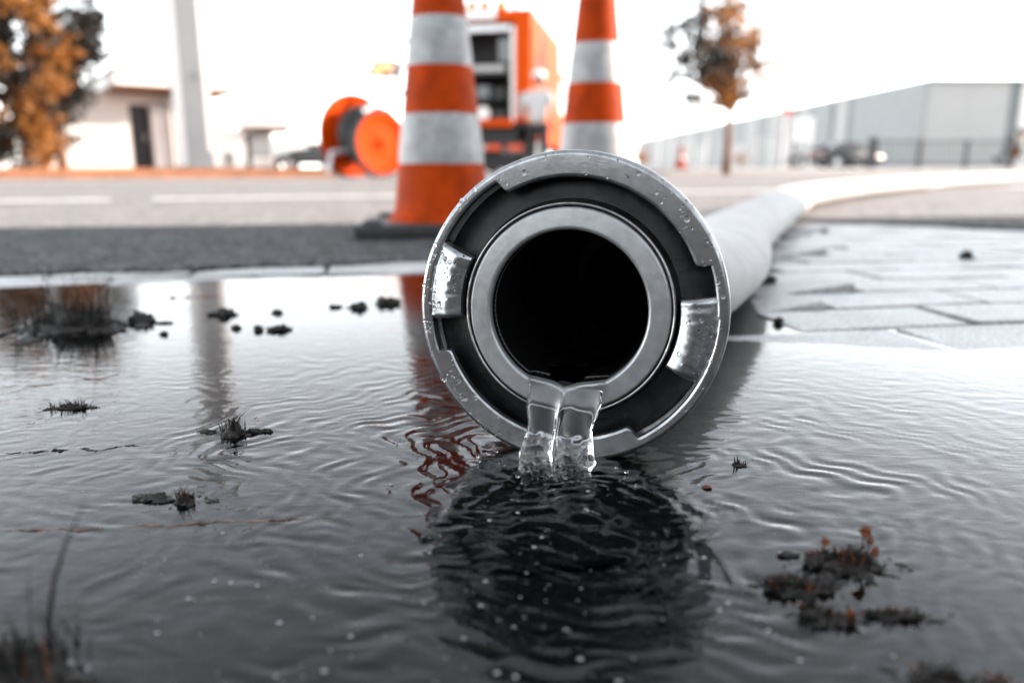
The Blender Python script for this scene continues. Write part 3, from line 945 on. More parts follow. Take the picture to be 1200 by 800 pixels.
def clods(root, items, seed):
    """Extra low lumps lying round a tuft, each a part."""
    for i, (dx, dy, sx, sy, sz) in enumerate(items):
        o = from_bm('soil', clod_mesh(seed + i * 1.7, sx, sy, sz, 3), M['soil'], root, True)
        o.location = (dx, dy, 0.0)

t1 = tuft('grass_tuft', 'wide dark grass tuft in the puddle with orange tree reflected below', 'grass', 88, 384, 0.042, 0.022, 0.021, 260, 0.058, 1, 0.02, mound=1.1, bw=0.0005)
clods(t1, [(-0.045, 0.02, 0.02, 0.008, 0.005), (0.05, 0.03, 0.012, 0.008, 0.009), (-0.03, -0.01, 0.02, 0.012, 0.006), (0.03, -0.012, 0.02, 0.010, 0.005), (0.0, -0.016, 0.03, 0.012, 0.006), (-0.012, 0.016, 0.03, 0.01, 0.008)], 40)
t2 = tuft('grass_tuft', 'small upright grass tuft with a long reflection in mid puddle', 'grass', 274, 508, 0.0065, 0.004, 0.0075, 60, 0.013, 2, 0.08, bw=0.00035)
clods(t2, [(-0.017, 0.003, 0.006, 0.002, 0.0012), (0.012, 0.003, 0.006, 0.002, 0.0022), (0.018, 0.004, 0.004, 0.002, 0.0018), (0.0, -0.004, 0.005, 0.003, 0.003)], 50)
t3 = tuft('grass_tuft', 'small rusty tipped grass tuft beside a flat clod in the puddle', 'grass', 217, 588, 0.0045, 0.0035, 0.004, 46, 0.0105, 3, 0.2, bw=0.00035)
clods(t3, [(-0.017, 0.004, 0.0085, 0.003, 0.0028), (-0.010, 0.001, 0.005, 0.002, 0.0012), (0.012, 0.001, 0.003, 0.0015, 0.0008)], 60)
t4 = tuft('grass_tuft', 'large blurred grass clump with one tall blade in the near left corner', 'grass', 22, 792, 0.018, 0.012, 0.010, 150, 0.026, 4, 0.03, bw=0.0005)
v, f = [], []
rnd = random.Random(9)
blade(v, f, Vector((0.008, 0.004, 0.004)), 0.052, Vector((0.016, 0.004, 0)), 0.00105, 0.0, rnd)
blade(v, f, Vector((0.003, 0.004, 0.004)), 0.034, Vector((0.003, 0.0, 0)), 0.0008, 0.0, rnd)
pyd('tall_blade', v, f, M['grass'], t4)
t5 = tuft('moss_clump', 'flat dark sprig of moss in the puddle below the wide tuft', 'moss', 82, 478, 0.010, 0.004, 0.0024, 90, 0.008, 5, 0.1, bw=0.0004, mound=1.3)
clods(t5, [(0.012, 0.001, 0.006, 0.002, 0.001), (-0.01, -0.002, 0.005, 0.002, 0.001)], 65)
# clumps near the right hand corner
t6 = tuft('moss_clump', 'crumbly moss clump with upright rusty leaves, right of the coupling', 'moss', 990, 664, 0.0125, 0.007, 0.0042, 320, 0.0062, 6, 0.25, bw=0.0006)
clods(t6, [(-0.009, 0.003, 0.006, 0.004, 0.0048), (0.006, 0.004, 0.005, 0.004, 0.0055), (0.011, -0.001, 0.005, 0.003, 0.0028), (-0.019, 0.009, 0.005, 0.002, 0.0016)], 70)
for dx, dy, h, r_ in ((0.008, 0.003, 0.0135, 0.0022), (0.0105, 0.003, 0.0098, 0.0014), (-0.007, 0.004, 0.0088, 0.0018), (0.011, 0.0, 0.0065, 0.0016)):
    bm = clod_mesh(dx * 900, r_, r_ * 0.6, r_, 2, 0.8)
    o = from_bm('dry_leaf', bm, M['dry'], t6); o.location = (dx, dy, h)
    tube('stalk', [(dx - 0.001, dy, 0.003), (dx, dy, h)], 0.0003, M['grass'], t6, 5)
t7 = tuft('moss_clump', 'low rough dark moss clump nearest the reflection of the coupling', 'moss', 938, 688, 0.0115, 0.006, 0.0030, 260, 0.0048, 7, 0.1, bw=0.0006)
clods(t7, [(0.008, 0.0, 0.005, 0.003, 0.0045)], 80)
t8 = tuft('moss_clump', 'dark moss clod with a rusty edge, front of the right hand clumps', 'moss', 966, 724, 0.0085, 0.006, 0.0032, 200, 0.0045, 8, 0.15, bw=0.0006)
for dx in (0.0085,):
    bm = clod_mesh(31, 0.0014, 0.001, 0.0022, 2, 0.6)
    o = from_bm('dry_leaf', bm, M['dry'], t8); o.location = (dx, -0.001, 0.0022)
t9 = tuft('moss_clump', 'long flat strip of wet moss pointing to the right', 'moss', 1050, 722, 0.0105, 0.003, 0.0026, 120, 0.0034, 9, 0.15, bw=0.0005)
t10 = tuft('moss_clump', 'dark moss clod cut by the lower right edge of the picture', 'moss', 1098, 796, 0.0085, 0.004, 0.0040, 160, 0.004, 10, 0.1, bw=0.0005)
t10b = tuft('moss_clump', 'small rusty clod in the lower right corner', 'moss', 1172, 800, 0.005, 0.003, 0.0018, 24, 0.003, 12, 0.6, bw=0.0005)
t11 = tuft('moss_clump', 'tiny dark sprig beside the lower right rim of the coupling', 'moss', 866, 545, 0.0045, 0.002, 0.0012, 16, 0.006, 11, 0.1, bw=0.0004)

def debris(label, px, py, sx, sz, seed, name='pebble', z=0.0, sprig=0):
    c = at(px, dat(py), z)
    bm = clod_mesh(seed, sx * 1.15, sx * 0.7, sz, 4, 0.8 if name == 'soil_clod' else 0.4)
    o = from_bm(name, bm, M['soil'], None, True)
    o.location = c
    tag(o, label, {'pebble': 'pebble', 'soil_clod': 'clod'}.get(name, name))
    return o
debris('dark pebble, left one of three in a row in the puddle', 277, 385, 0.0042, 0.0038, 21)
debris('dark pebble, middle one of three in a row in the puddle', 303, 387, 0.0042, 0.0045, 22)
debris('dark clod, right and largest of three in a row in the puddle', 326, 387, 0.0085, 0.0045, 23, 'soil_clod')
debris('small dark clod just above the row of three in the puddle', 325, 367, 0.0036, 0.0036, 24, 'soil_clod')
debris('dark twiggy clod below the reflection of the tall pylon', 262, 369, 0.010, 0.0055, 25, 'soil_clod')
debris('flat clod nearest the left cone at the far side of the puddle', 455, 356, 0.010, 0.007, 26, 'soil_clod')
debris('small clod left of the flat clod at the far puddle edge', 421, 361, 0.009, 0.005, 27, 'soil_clod')
debris('tiny clod at the left end of the far row of clods', 393, 360, 0.006, 0.0028, 28, 'soil_clod')
debris('lone dark pebble in the puddle right of the wide tuft', 192, 392, 0.0033, 0.003, 29)
debris('dark clod lying on the paving stones right of the hose', 1133, 306, 0.009, 0.011, 30, 'soil_clod', 0.004)
debris('dark clod tucked against the right side of the hose', 897, 335, 0.010, 0.009, 31, 'soil_clod', 0.003)
debris('small pebble on the paving near the waterline', 912, 379, 0.0042, 0.004, 32, 'pebble', 0.002)
debris('tiny pebble on the far paving beside the hose', 966, 275, 0.006, 0.006, 33, 'pebble', 0.004)

# silt ridges that break the surface along stone edges
def ridge(label, p0, p1, w, h, seed, rusty):
    a = at(p0[0], dat(p0[1]), 0); b = at(p1[0], dat(p1[1]), 0)
    n_ = 160
    bm = bmesh.new()
    rings = []
    dr = (b - a).normalized(); sd = Vector((-dr.y, dr.x, 0))
    for k in range(n_ + 1):
        t = k / n_
        p = a.lerp(b, t) + sd * (noise.noise(Vector((t * 5, seed, 0))) * w * 3.0 + noise.noise(Vector((t * 23, seed, 4))) * w * 1.2)
        e = min(1, min(t, 1 - t) * 8)
        hh = h * e * (0.30 + 1.2 * noise.noise(Vector((t * 9, seed * 2, 1))) + 0.5 * noise.noise(Vector((t * 40, seed * 2, 6))))
        ww = w * (0.6 + 0.7 * abs(noise.noise(Vector((t * 11, seed, 5)))) ) * max(e, 0.15)
        rings.append([bm.verts.new(p + sd * ww * q + Vector((0, 0, z_))) for q, z_ in ((-1, -0.002), (-0.6, hh * 0.6), (0, hh), (0.6, hh * 0.6), (1, -0.002))])
    for r0, r1 in zip(rings, rings[1:]):
        for j in range(4):
            bm.faces.new((r0[j], r0[j + 1], r1[j + 1], r1[j]))
    o = from_bm('silt_ridge', bm, rusty, None, True)
    tag(o, label, 'ridge')
M['silt'] = mat('rusty_silt', (0.05, 0.03, 0.02), 0.4, col2=(0.3, 0.13, 0.06), vscale=90, bump=0.6, bscale=200, bdist=0.002, ramp=(0.45, 0.7))
ridge('long thin rusty ridge breaking the surface at the left edge', (-30, 624), (395, 607), 0.0012, 0.0011, 3, M['silt'])
ridge('short dark ridge breaking the surface below the moss sprig', (4, 531), (165, 523), 0.0018, 0.0013, 8, M['soil'])
ridge('faint rusty ridge with bare tips at the left, far puddle', (190, 350), (262, 346), 0.004, 0.003, 12, M['silt'])

for r_, w_, d_, n_, s_ in ((t1, 0.05, 0.03, 40, 1), (t2, 0.011, 0.005, 20, 2), (t3, 0.010, 0.004, 18, 3), (t5, 0.012, 0.004, 16, 5), (t6, 0.014, 0.008, 46, 6), (t7, 0.012, 0.006, 36, 7), (t8, 0.011, 0.006, 30, 8), (t9, 0.012, 0.004, 20, 9), (t10, 0.011, 0.005, 24, 10)):
    crumbs(r_, w_, d_, n_, s_)

# a small orange leaf fleck on the water
bm = clod_mesh(77, 0.0021, 0.0014, 0.0009, 2, 0.5)
o = from_bm('fallen_leaf', bm, M['dry'], None, True); o.location = at(829, dat(572), 0.0006)
tag(o, 'tiny orange leaf fleck on the water right of the splash', 'leaf')

# ------------------------------------------------------------------ traffic cones
def cone(label, loc, rz):
    root = empty('traffic_cone', loc, rz)
    tag(root, label, 'traffic cone', 'traffic cones behind the hose')
    r0, sl, zb = 0.1075, 0.1137, 0.024
    def rad(z): return r0 - (z - zb) * sl
    def band(name, z0, z1, m, out):
        th = 0.006
        n_ = 6
        pr = [(rad(z0 + (z1 - z0) * k / n_) + out - (0.0012 if k in (0, n_) else 0), z0 + (z1 - z0) * k / n_) for k in range(n_ + 1)]
        pr += [(rad(z1) - th, z1), (rad(z0) - th, z0)]
        return lathe(name, pr, m, root, 72, 'Z')
    zt = 0.76
    body = lathe('cone_body', [(rad(zb) + 0.016, zb - 0.004), (rad(zb) + 0.013, zb + 0.006), (rad(zb) + 0.003, zb + 0.016)] +
                 [(rad(z), z) for z in np.linspace(zb + 0.03, zt, 14)] + [(rad(zt) - 0.006, zt + 0.006), (rad(zt) - 0.012, zt + 0.004), (rad(zt) - 0.012, zt - 0.03), (rad(zb) - 0.012, zb - 0.004)], M['orange'], root, 72, 'Z')
    band('reflective_band', 0.148, 0.251, M['band'], 0.0012)
    band('reflective_band', 0.348, 0.445, M['band'], 0.0012)
    bm = bmesh.new()
    bm_box(bm, (0, 0, 0.0135), (0.345, 0.345, 0.025), 0.005, None, 2)
    o = from_bm('base', bm, M['rubber'], root); sharp(o, 40)
    for sx in (-1, 1):
        for sy in (-1, 1):
            box('foot', (sx * 0.145, sy * 0.145, 0.0), (0.05, 0.05, 0.008), M['rubber'], o, 0.003)
            bm = bmesh.new(); bm_box(bm, (sx * 0.138, sy * 0.138, 0.026), (0.036, 0.036, 0.018), 0.006, None, 2)
            from_bm('stacking_stud', bm, M['rubber'], o)
    return root
cone('orange and white traffic cone on black base, left and nearer of the two', (at(518, 1.73, 0.1).x, 1.73, 0.0125), R(3))
cone('orange and white traffic cone right behind the top of the coupling', (at(697, 2.06, 0.3).x, 2.06, 0.0105), R(-8))

# ------------------------------------------------------------------ orange truck
TY = 15.2
truck = empty('maintenance_truck', (0.35, TY, 0.005), R(-10.6))   # origin at the rear right corner
tag(truck, 'orange maintenance truck with open equipment bay at the rear', 'truck')
W, LN, ZT = 2.0, 4.4, 3.02
def tb(name, x0, x1, y0, y1, z0, z1, m, bev=0.0, parent=None):
    return box(name, ((x0 + x1) / 2, (y0 + y1) / 2, (z0 + z1) / 2), (x1 - x0, y1 - y0, z1 - z0), m, parent or truck, bev, None, 2)
# body shell: sides, roof, bulkhead, floor, round the open bay
tb('side_panel', -0.07, 0, 0, LN, 0.62, ZT, M['truck'], 0.03)
tb('side_panel', -W, -W + 0.07, 0, LN, 0.62, ZT, M['truck'], 0.03)
roofp = tb('roof', -W + 0.07, -0.07, 0.02, LN, ZT - 0.22, ZT - 0.01, M['truck'], 0.02)
tb('bulkhead', -W + 0.07, -0.07, 1.3, 1.36, 0.95, ZT - 0.22, M['dark'])
tb('floor', -W + 0.07, -0.07, 0.02, LN, 0.90, 0.99, M['dark'])
tb('corner_post', -0.30, -0.075, -0.015, 0.06, 0.99, ZT - 0.22, M['truck'], 0.015)
tb('corner_post', -W + 0.075, -W + 0.2, -0.015, 0.06, 0.99, ZT - 0.22, M['truck'], 0.015)
tb('bay_frame', -0.37, -0.30, -0.035, 0.03, 0.99, 2.72, M['white'], 0.012)
tb('bay_frame', -W + 0.2, -0.40, -0.035, 0.03, 2.62, 2.74, M['steel'], 0.012)
tb('number_board', -1.35, -0.65, -0.05, -0.02, 2.83, 3.0, M['white'], 0.02)
tb('shelf', -W + 0.2, -0.42, 0.02, 1.2, 1.86, 1.90, M['dark'])
tb('shelf', -W + 0.2, -0.42, 0.10, 1.2, 1.40, 1.44, M['dark'])
tb('pale_crate', -1.45, -0.50, 0.05, 0.5, 1.92, 2.04, M['wall_pale'], 0.02)
for i, (x, z, w_, h_, m) in enumerate([(-1.3, 1.55, .3, .2, 'dark'), (-0.95, 1.56, .25, .22, 'strip'), (-0.62, 1.54, .25, .18, 'dark'), (-1.25, 1.13, .35, .26, 'strip'), (-0.62, 1.12, .28, .24, 'dark')]):
    tb('equipment_box', x - w_ / 2, x + w_ / 2, 0.12, 0.5, z - h_ / 2, z + h_ / 2, M[m], 0.02)
for x in (-1.55, -1.38, -1.2):
    tube('coiled_line', [(x, 0.06, 2.12), (x + 0.05, 0.05, 2.4), (x + 0.12, 0.06, 2.12)], 0.025, M['dark'], truck, 8)
tb('control_panel', -0.62, -0.40, 0.03, 0.12, 2.1, 2.5, M['strip'], 0.01)
tb('reflective_strip', -0.25, -0.12, -0.022, -0.012, 1.1, 1.5, M['band'])
tb('plate', -1.3, -0.8, -0.115, -0.10, 0.47, 0.57, M['wall_pale'])
bm = bmesh.new(); bmesh.ops.create_cone(bm, cap_ends=True, segments=24, radius1=0.13, radius2=0.13, depth=0.1, matrix=Matrix.Translation((-0.93, 0.08, 1.16)) @ Matrix.Rotation(R(90), 4, 'X'))
sharp(from_bm('valve_wheel', bm, M['white'], truck))
tb('step_bar', -W + 0.1, -0.34, -0.16, 0.02, 0.90, 1.04, M['truck'], 0.02)
tb('bumper', -W, 0, -0.10, 0.02, 0.42, 0.62, M['dark'], 0.03)
tb('underrun_guard', -W + 0.1, -0.1, 0.05, 0.15, 0.10, 0.42, M['dark'], 0.02)
tb('chassis', -W + 0.25, -0.25, 0.1, LN + 1.3, 0.55, 0.9, M['dark'])
for x in (-W + 0.25, -0.85, -0.42):
    tb('tail_light', x, x + 0.3, -0.125, -0.10, 0.46, 0.57, M['lamp_red'], 0.015)
for x in (-1.15, -0.90, -0.58):
    bm = bmesh.new(); bmesh.ops.create_uvsphere(bm, u_segments=20, v_segments=12, radius=0.11, matrix=Matrix.Translation((x, 0.12, ZT + 0.07)) @ Matrix.Diagonal((1, 1, 1.1, 1)))
    o = from_bm('warning_light', bm, M['lamp_orange'], truck, True)
    tube('lamp_foot', [(x, 0.12, ZT - 0.02), (x, 0.12, ZT + 0.01)], 0.09, M['dark'], o, 14)
# cab
cabm = bmesh.new()
prof = [(LN + 0.1, 0.6), (LN + 1.9, 0.6), (LN + 1.95, 1.3), (LN + 1.7, 2.3), (LN + 1.5, 2.45), (LN + 0.1, 2.45)]
a = [cabm.verts.new((-W + 0.05, y, z)) for y, z in prof]; b = [cabm.verts.new((-0.05, y, z)) for y, z in prof]
cabm.faces.new(a); cabm.faces.new(b[::-1])
for k in range(6): cabm.faces.new((a[k], a[(k + 1) % 6], b[(k + 1) % 6], b[k]))
from_bm('cab', cabm, M['truck'], truck)
tb('cab_window', -0.052, -0.044, LN + 0.35, LN + 1.45, 1.45, 2.2, M['glass'])
for x in (-0.14, -W + 0.14):
    for y in (1.0, LN + 1.0):
        bm = bmesh.new()
        bmesh.ops.create_cone(bm, cap_ends=True, segments=36, radius1=0.44, radius2=0.44, depth=0.26, matrix=Matrix.Translation((x, y, 0.44)) @ Matrix.Rotation(R(90), 4, 'Y'))
        o = sharp(from_bm('wheel', bm, M['tyre'], truck))
        bm = bmesh.new()
        bmesh.ops.create_cone(bm, cap_ends=True, segments=28, radius1=0.24, radius2=0.24, depth=0.275, matrix=Matrix.Translation((x, y, 0.44)) @ Matrix.Rotation(R(90), 4, 'Y'))
        sharp(from_bm('rim', bm, M['steel'], o))
# rounded front top corner of the side panel / tool locker doors
for y0 in (0.25, 1.65, 3.05):
    d = tb('locker_door', 0.001, 0.018, y0, y0 + 1.3, 0.9, 2.75, M['truck'], 0.006)
    tb('handle', 0.016, 0.032, y0 + 1.1, y0 + 1.2, 1.6, 1.75, M['dark'], 0.004, d)
tb('roof_rack', -W + 0.3, -0.2, 1.0, 3.6, ZT + 0.02, ZT + 0.1, M['steel'], 0.01)
tube('roof_pipe', [(-0.35, 0.35, ZT + 0.02), (-0.30, 0.35, ZT + 0.42), (-0.05, 0.7, ZT + 0.5), (-0.02, 1.2, ZT + 0.3)], 0.06, M['steel'], truck, 12)

# ------------------------------------------------------------------ hose reel on wheels beside the truck
RA = R(44)                                # wheel axis turned to the right
rc = at(447, 12.0, 0.5)
reel = empty('hose_reel_trailer', (rc.x, 12.0, 0.005), RA - R(90) + R(0))
tag(reel, 'orange round hose reel trailer left of the nearer cone', 'trailer')
# local frame: +Y runs along the axle away from the near wheel (back left), so rotate the local axis there
reel.rotation_euler = (0, 0, RA)
def disc(name, y, r, th, m, parent, dish=0.05, z=None, seg=48):
    z = r if z is None else z
    pr = [(0.001, y - th * 0.3), (r * 0.12, y - th * 0.35), (r * 0.16, y), (r * 0.62, y + dish), (r * 0.80, y + dish * 0.4), (r * 0.92, y - th * 0.5), (r, y - th * 0.4), (r, y + th * 0.6), (r * 0.9, y + th), (0.001, y + th)]
    o = lathe(name, pr, m, parent, seg, 'Y', True, 30)
    o.location = (0, 0, z)
    return o
wh = disc('wheel', 0.0, 0.455, 0.06, M['reel'], reel, 0.02, 0.50)
o = lathe('tyre', [(0.445, -0.02), (0.485, -0.04), (0.50, -0.01), (0.50, 0.10), (0.485, 0.14), (0.445, 0.12)], M['tyre'], wh, 56, 'Y')
hub = lathe('hub', [(0.001, -0.06), (0.05, -0.06), (0.07, -0.03), (0.07, 0.02), (0.001, 0.02)], M['reel'], wh, 24, 'Y')
dr = lathe('reel_drum', [(0.26, 0.12), (0.26, 0.72), (0.001, 0.72), (0.001, 0.12)], M['dark'], reel, 40, 'Y'); dr.location = (0, 0, 0.63)
fl = disc('reel_flange', 0.72, 0.63, 0.04, M['reel'], reel, 0.03, 0.64)
coil = lathe('hose_coil', [(0.262, 0.2)] + [(0.262 + 0.13 + 0.05 * math.cos(k * 1.3), 0.24 + k * 0.055) for k in range(8)] + [(0.262, 0.68)], M['rubber'], reel, 40, 'Y'); coil.location = (0, 0, 0.63)
wh2 = disc('wheel', 0.86, 0.455, 0.06, M['reel'], reel, 0.02, 0.50)
lathe('tyre', [(0.445, 0.84), (0.485, 0.82), (0.50, 0.85), (0.50, 0.96), (0.485, 1.0), (0.445, 0.98)], M['tyre'], wh2, 56, 'Y')
tube('axle', [(0, -0.02, 0.50), (0, 0.9, 0.50)], 0.04, M['dark'], reel)
fr = tube('frame_bar', [(0.0, 0.10, 0.50), (0.35, 0.10, 0.62), (0.75, 0.12, 1.30), (0.82, 0.12, 1.75)], 0.045, M['arm'], reel)
tube('frame_bar', [(0.0, 0.66, 0.50), (0.35, 0.66, 0.62), (0.75, 0.60, 1.30), (0.82, 0.58, 1.75)], 0.045, M['arm'], reel)
tube('cross_bar', [(0.75, 0.05, 1.30), (0.75, 0.68, 1.30)], 0.04, M['arm'], reel)
tube('guard_tube', [(-0.28, 0.05, 0.95), (-0.05, 0.05, 1.06), (0.2, 0.06, 1.0), (0.45, 0.08, 0.80)], 0.05, M['steel'], reel)
tube('drawbar', [(-0.1, 0.4, 0.42), (-0.62, 0.42, 0.36), (-0.70, 0.42, 0.02)], 0.04, M['steel'], reel)
# guide arm head above the wheel
o = box('guide_head', (0.33, 0.30, 1.62), (0.30, 0.36, 0.24), M['dark'], reel, 0.03)
lathe('guide_roller', [(0.001, 0.10), (0.09, 0.10), (0.09, 0.26), (0.001, 0.26)], M['lamp_orange'], o, 20, 'Y').location = (0.22, 0, 1.64)
lathe('guide_roller', [(0.001, 0.10), (0.08, 0.10), (0.08, 0.26), (0.001, 0.26)], M['lamp_orange'], o, 20, 'Y').location = (0.05, 0, 1.55)
tube('guide_arm', [(0.80, 0.32, 1.72), (0.42, 0.32, 1.64), (0.05, 0.30, 1.55)], 0.04, M['arm'], reel)
tube('upper_tube', [(0.80, 0.12, 1.70), (0.80, 0.20, 2.1), (0.55, 0.3, 2.0)], 0.06, M['arm'], reel)

# ------------------------------------------------------------------ person
def skin_obj(name, joints, edges, m, parent, sub=2, root=0):
    me = bpy.data.meshes.new(name)
    me.from_pydata([j[:3] for j in joints], edges, [])
    o = link(name, me, m, parent)
    md = o.modifiers.new('skin', 'SKIN'); md.use_smooth_shade = True
    sl = me.skin_vertices[0].data
    for i, j in enumerate(joints):
        rx = j[3]; ry = j[4] if len(j) > 4 else j[3]
        sl[i].radius = (rx, ry)
        sl[i].use_root = (i == root)
    sd = o.modifiers.new('sub', 'SUBSURF'); sd.levels = sub; sd.render_levels = sub
    return o

pc = at(630, 14.3, 0)
per = empty('person', (pc.x, 14.3, 0.005), R(-18))   # back to us, facing the truck bay (local +Y is forward)
tag(per, 'person in white shirt, dark trousers and white helmet facing the truck', 'person')
J = [(0, 0, 0.96, .15, .11),            # 0 pelvis
     (0, 0.01, 1.16, .135, .10), (0, 0.0, 1.36, .165, .11), (0, 0.0, 1.45, .09, .07), (0, 0.02, 1.52, .055, .055), (0, 0.04, 1.60, .07, .08), (0, 0.045, 1.69, .072, .09), (0, 0.03, 1.75, .05, .06),   # spine, neck, head
     (-0.10, 0, 0.88, .088), (-0.115, 0.03, 0.50, .06), (-0.12, 0.0, 0.28, .052), (-0.125, -0.01, 0.09, .038), (-0.135, 0.13, 0.045, .038, .03),
     (0.10, 0, 0.88, .088), (0.115, 0.0, 0.50, .06), (0.12, -0.03, 0.28, .052), (0.125, -0.03, 0.09, .038), (0.14, 0.11, 0.045, .038, .03),
     (-0.19, 0, 1.40, .058), (-0.27, 0.0, 1.13, .046), (-0.23, 0.19, 0.99, .036), (-0.21, 0.25, 0.965, .028),
     (0.19, 0, 1.40, .058), (0.285, -0.03, 1.12, .046), (0.27, 0.12, 0.92, .036), (0.265, 0.17, 0.88, .028)]
E = [(0, 1), (1, 2), (2, 3), (3, 4), (4, 5), (5, 6), (6, 7), (0, 8), (8, 9), (9, 10), (10, 11), (11, 12), (0, 13), (13, 14), (14, 15), (15, 16), (16, 17),
     (2, 18), (18, 19), (19, 20), (20, 21), (2, 22), (22, 23), (23, 24), (24, 25)]
# fingers, each a short chain from the palm
for w_i, s_ in ((21, -1), (25, 1)):
    bx_, by_, bz_ = J[w_i][:3]
    for q, (fx, ln) in enumerate(((-0.028, .065), (-0.010, .08), (0.010, .076), (0.027, .06))):
        k = len(J)
        J += [(bx_ + fx, by_ + 0.05, bz_ - 0.012, .010), (bx_ + fx, by_ + 0.05 + ln * 0.5, bz_ - 0.025, .009), (bx_ + fx * 0.9, by_ + 0.05 + ln * 0.8, bz_ - 0.05, .008)]
        E += [(w_i, k), (k, k + 1), (k + 1, k + 2)]
    k = len(J)
    J += [(bx_ - s_ * 0.038, by_ + 0.025, bz_ + 0.005, .011), (bx_ - s_ * 0.05, by_ + 0.06, bz_ - 0.01, .009)]
    E += [(w_i, k), (k, k + 1)]
body = skin_obj('body', J, E, M['skin'], per)
sh = skin_obj('shirt', [(0, 0, 0.86, .185, .14), (0, 0.01, 1.12, .175, .13), (0, 0, 1.34, .195, .135), (0, 0, 1.45, .12, .09), (-0.20, 0, 1.41, .082), (-0.262, 0, 1.20, .078),
                        (0.20, 0, 1.41, .082), (0.268, -0.02, 1.20, .078)], [(0, 1), (1, 2), (2, 3), (2, 4), (4, 5), (2, 6), (6, 7)], M['shirt'], per)
tr = skin_obj('trousers', [(0, 0, 0.93, .165, .125), (-0.105, 0, 0.83, .112), (-0.118, 0.03, 0.50, .085), (-0.122, 0, 0.28, .075), (-0.126, -0.01, 0.08, .07),
                           (0.105, 0, 0.83, .112), (0.118, 0.0, 0.50, .085), (0.122, -0.03, 0.28, .075), (0.126, -0.03, 0.08, .07)], [(0, 1), (1, 2), (2, 3), (3, 4), (0, 5), (5, 6), (6, 7), (7, 8)], M['trouser'], per)
for sx, yy in ((-0.128, 0), (0.128, -0.02)):
    bm = bmesh.new(); bm_box(bm, (sx, yy + 0.05, 0.045), (0.10, 0.28, 0.088), 0.03, None, 3)
    from_bm('shoe', bm, M['rubber'], per, True)
bm = bmesh.new()
bmesh.ops.create_uvsphere(bm, u_segments=28, v_segments=16, radius=1, matrix=Matrix.Translation((0, 0.035, 1.715)) @ Matrix.Diagonal((0.125, 0.145, 0.135, 1)))
bmesh.ops.bisect_plane(bm, geom=bm.verts[:] + bm.edges[:] + bm.faces[:], plane_co=(0, 0, 1.70), plane_no=(0, 0, -1), clear_outer=True)
hel = from_bm('helmet', bm, M['helmet'], per, True)
bm = bmesh.new(); bmesh.ops.create_cone(bm, cap_ends=True, segments=28, radius1=0.14, radius2=0.128, depth=0.014, matrix=Matrix.Translation((0, 0.05, 1.70)) @ Matrix.Diagonal((1, 1.2, 1, 1)))
from_bm('brim', bm, M['helmet'], hel)
bm = bmesh.new(); bmesh.ops.create_uvsphere(bm, u_segments=20, v_segments=12, radius=1, matrix=Matrix.Translation((0, 0.01, 1.645)) @ Matrix.Diagonal((0.09, 0.09, 0.075, 1)))
from_bm('hair', bm, M['trouser'], per, True)
for sx in (-1, 1):      # ears and face details (turned away from us)
    bm = bmesh.new(); bmesh.ops.create_uvsphere(bm, u_segments=10, v_segments=8, radius=1, matrix=Matrix.Translation((sx * 0.094, 0.045, 1.64)) @ Matrix.Diagonal((0.012, 0.02, 0.032, 1)))
    from_bm('ear', bm, M['skin'], per, True)
    bm = bmesh.new(); bmesh.ops.create_uvsphere(bm, u_segments=10, v_segments=8, radius=0.012, matrix=Matrix.Translation((sx * 0.032, 0.128, 1.652)))
    from_bm('eye', bm, M['glass'], per, True)
bm = bmesh.new(); bmesh.ops.create_uvsphere(bm, u_segments=10, v_segments=8, radius=1, matrix=Matrix.Translation((0, 0.142, 1.625)) @ Matrix.Diagonal((0.014, 0.02, 0.026, 1)))
from_bm('nose', bm, M['skin'], per, True)

# ------------------------------------------------------------------ left buildings and pylon
def flat_house(name, label, D, x0, x1, depth, zw, roof0, roof1, zr0, zr1, door, rz, mwall):
    """White walls with a flat overhanging roof. x in metres at the front."""
    root = empty(name, ((x0 + x1) / 2, D, 0.1), R(rz)); tag(root, label, 'building')
    mx = (x0 + x1) / 2
    # front wall built as piers around the openings
    edges = [x0] + [q for d_ in door for q in (d_[0], d_[1])] + [x1]
    for i in range(0, len(edges), 2):
        a, b = edges[i], edges[i + 1]
        box('wall', ((a + b) / 2 - mx, 0.15, zw / 2 - 0.1), (b - a, 0.3, zw), mwall, root)
    for d_ in door:
        box('lintel', ((d_[0] + d_[1]) / 2 - mx, 0.15, (d_[2] + zw) / 2 - 0.1), (d_[1] - d_[0] - 0.004, 0.29, zw - d_[2]), mwall, root)
        dd = box('door', ((d_[0] + d_[1]) / 2 - mx, 0.22, d_[2] / 2 - 0.1), (d_[1] - d_[0] - 0.01, 0.06, d_[2] - 0.01), M['door'], root)
        box('handle', ((d_[1] - 0.18) - mx, 0.17, 1.0), (0.05, 0.05, 0.2), M['steel'], dd)
    box('wall', (x1 - mx - 0.15, depth / 2 + 0.155, zw / 2 - 0.1), (0.298, depth - 0.3, zw), mwall, root)
    box('wall', (x0 - mx + 0.15, depth / 2 + 0.155, zw / 2 - 0.1), (0.298, depth - 0.3, zw), mwall, root)
    box('wall', (0, depth - 0.1, zw / 2 - 0.1), (x1 - x0 - 0.62, 0.2, zw), mwall, root)
    rf = box('roof', ((roof0 + roof1) / 2 - mx, depth / 2 - 0.7, (zr0 + zr1) / 2 - 0.1), (roof1 - roof0, depth + 2.4, zr1 - zr0 - 0.1), M['wall'], root)
    box('fascia', ((roof0 + roof1) / 2 - mx, depth / 2 - 0.7, zr1 - 0.10), (roof1 - roof0 + 0.08, depth + 2.5, 0.10), M['fascia'], rf)
    box('soffit', ((roof0 + roof1) / 2 - mx, depth / 2 - 0.7, zr0 - 0.08), (roof1 - roof0 - 0.1, depth + 2.3, 0.05), M['soffit'], rf)
    return root
D1 = 25
X = lambda px, D, z=1.5: at(px, D, z).x
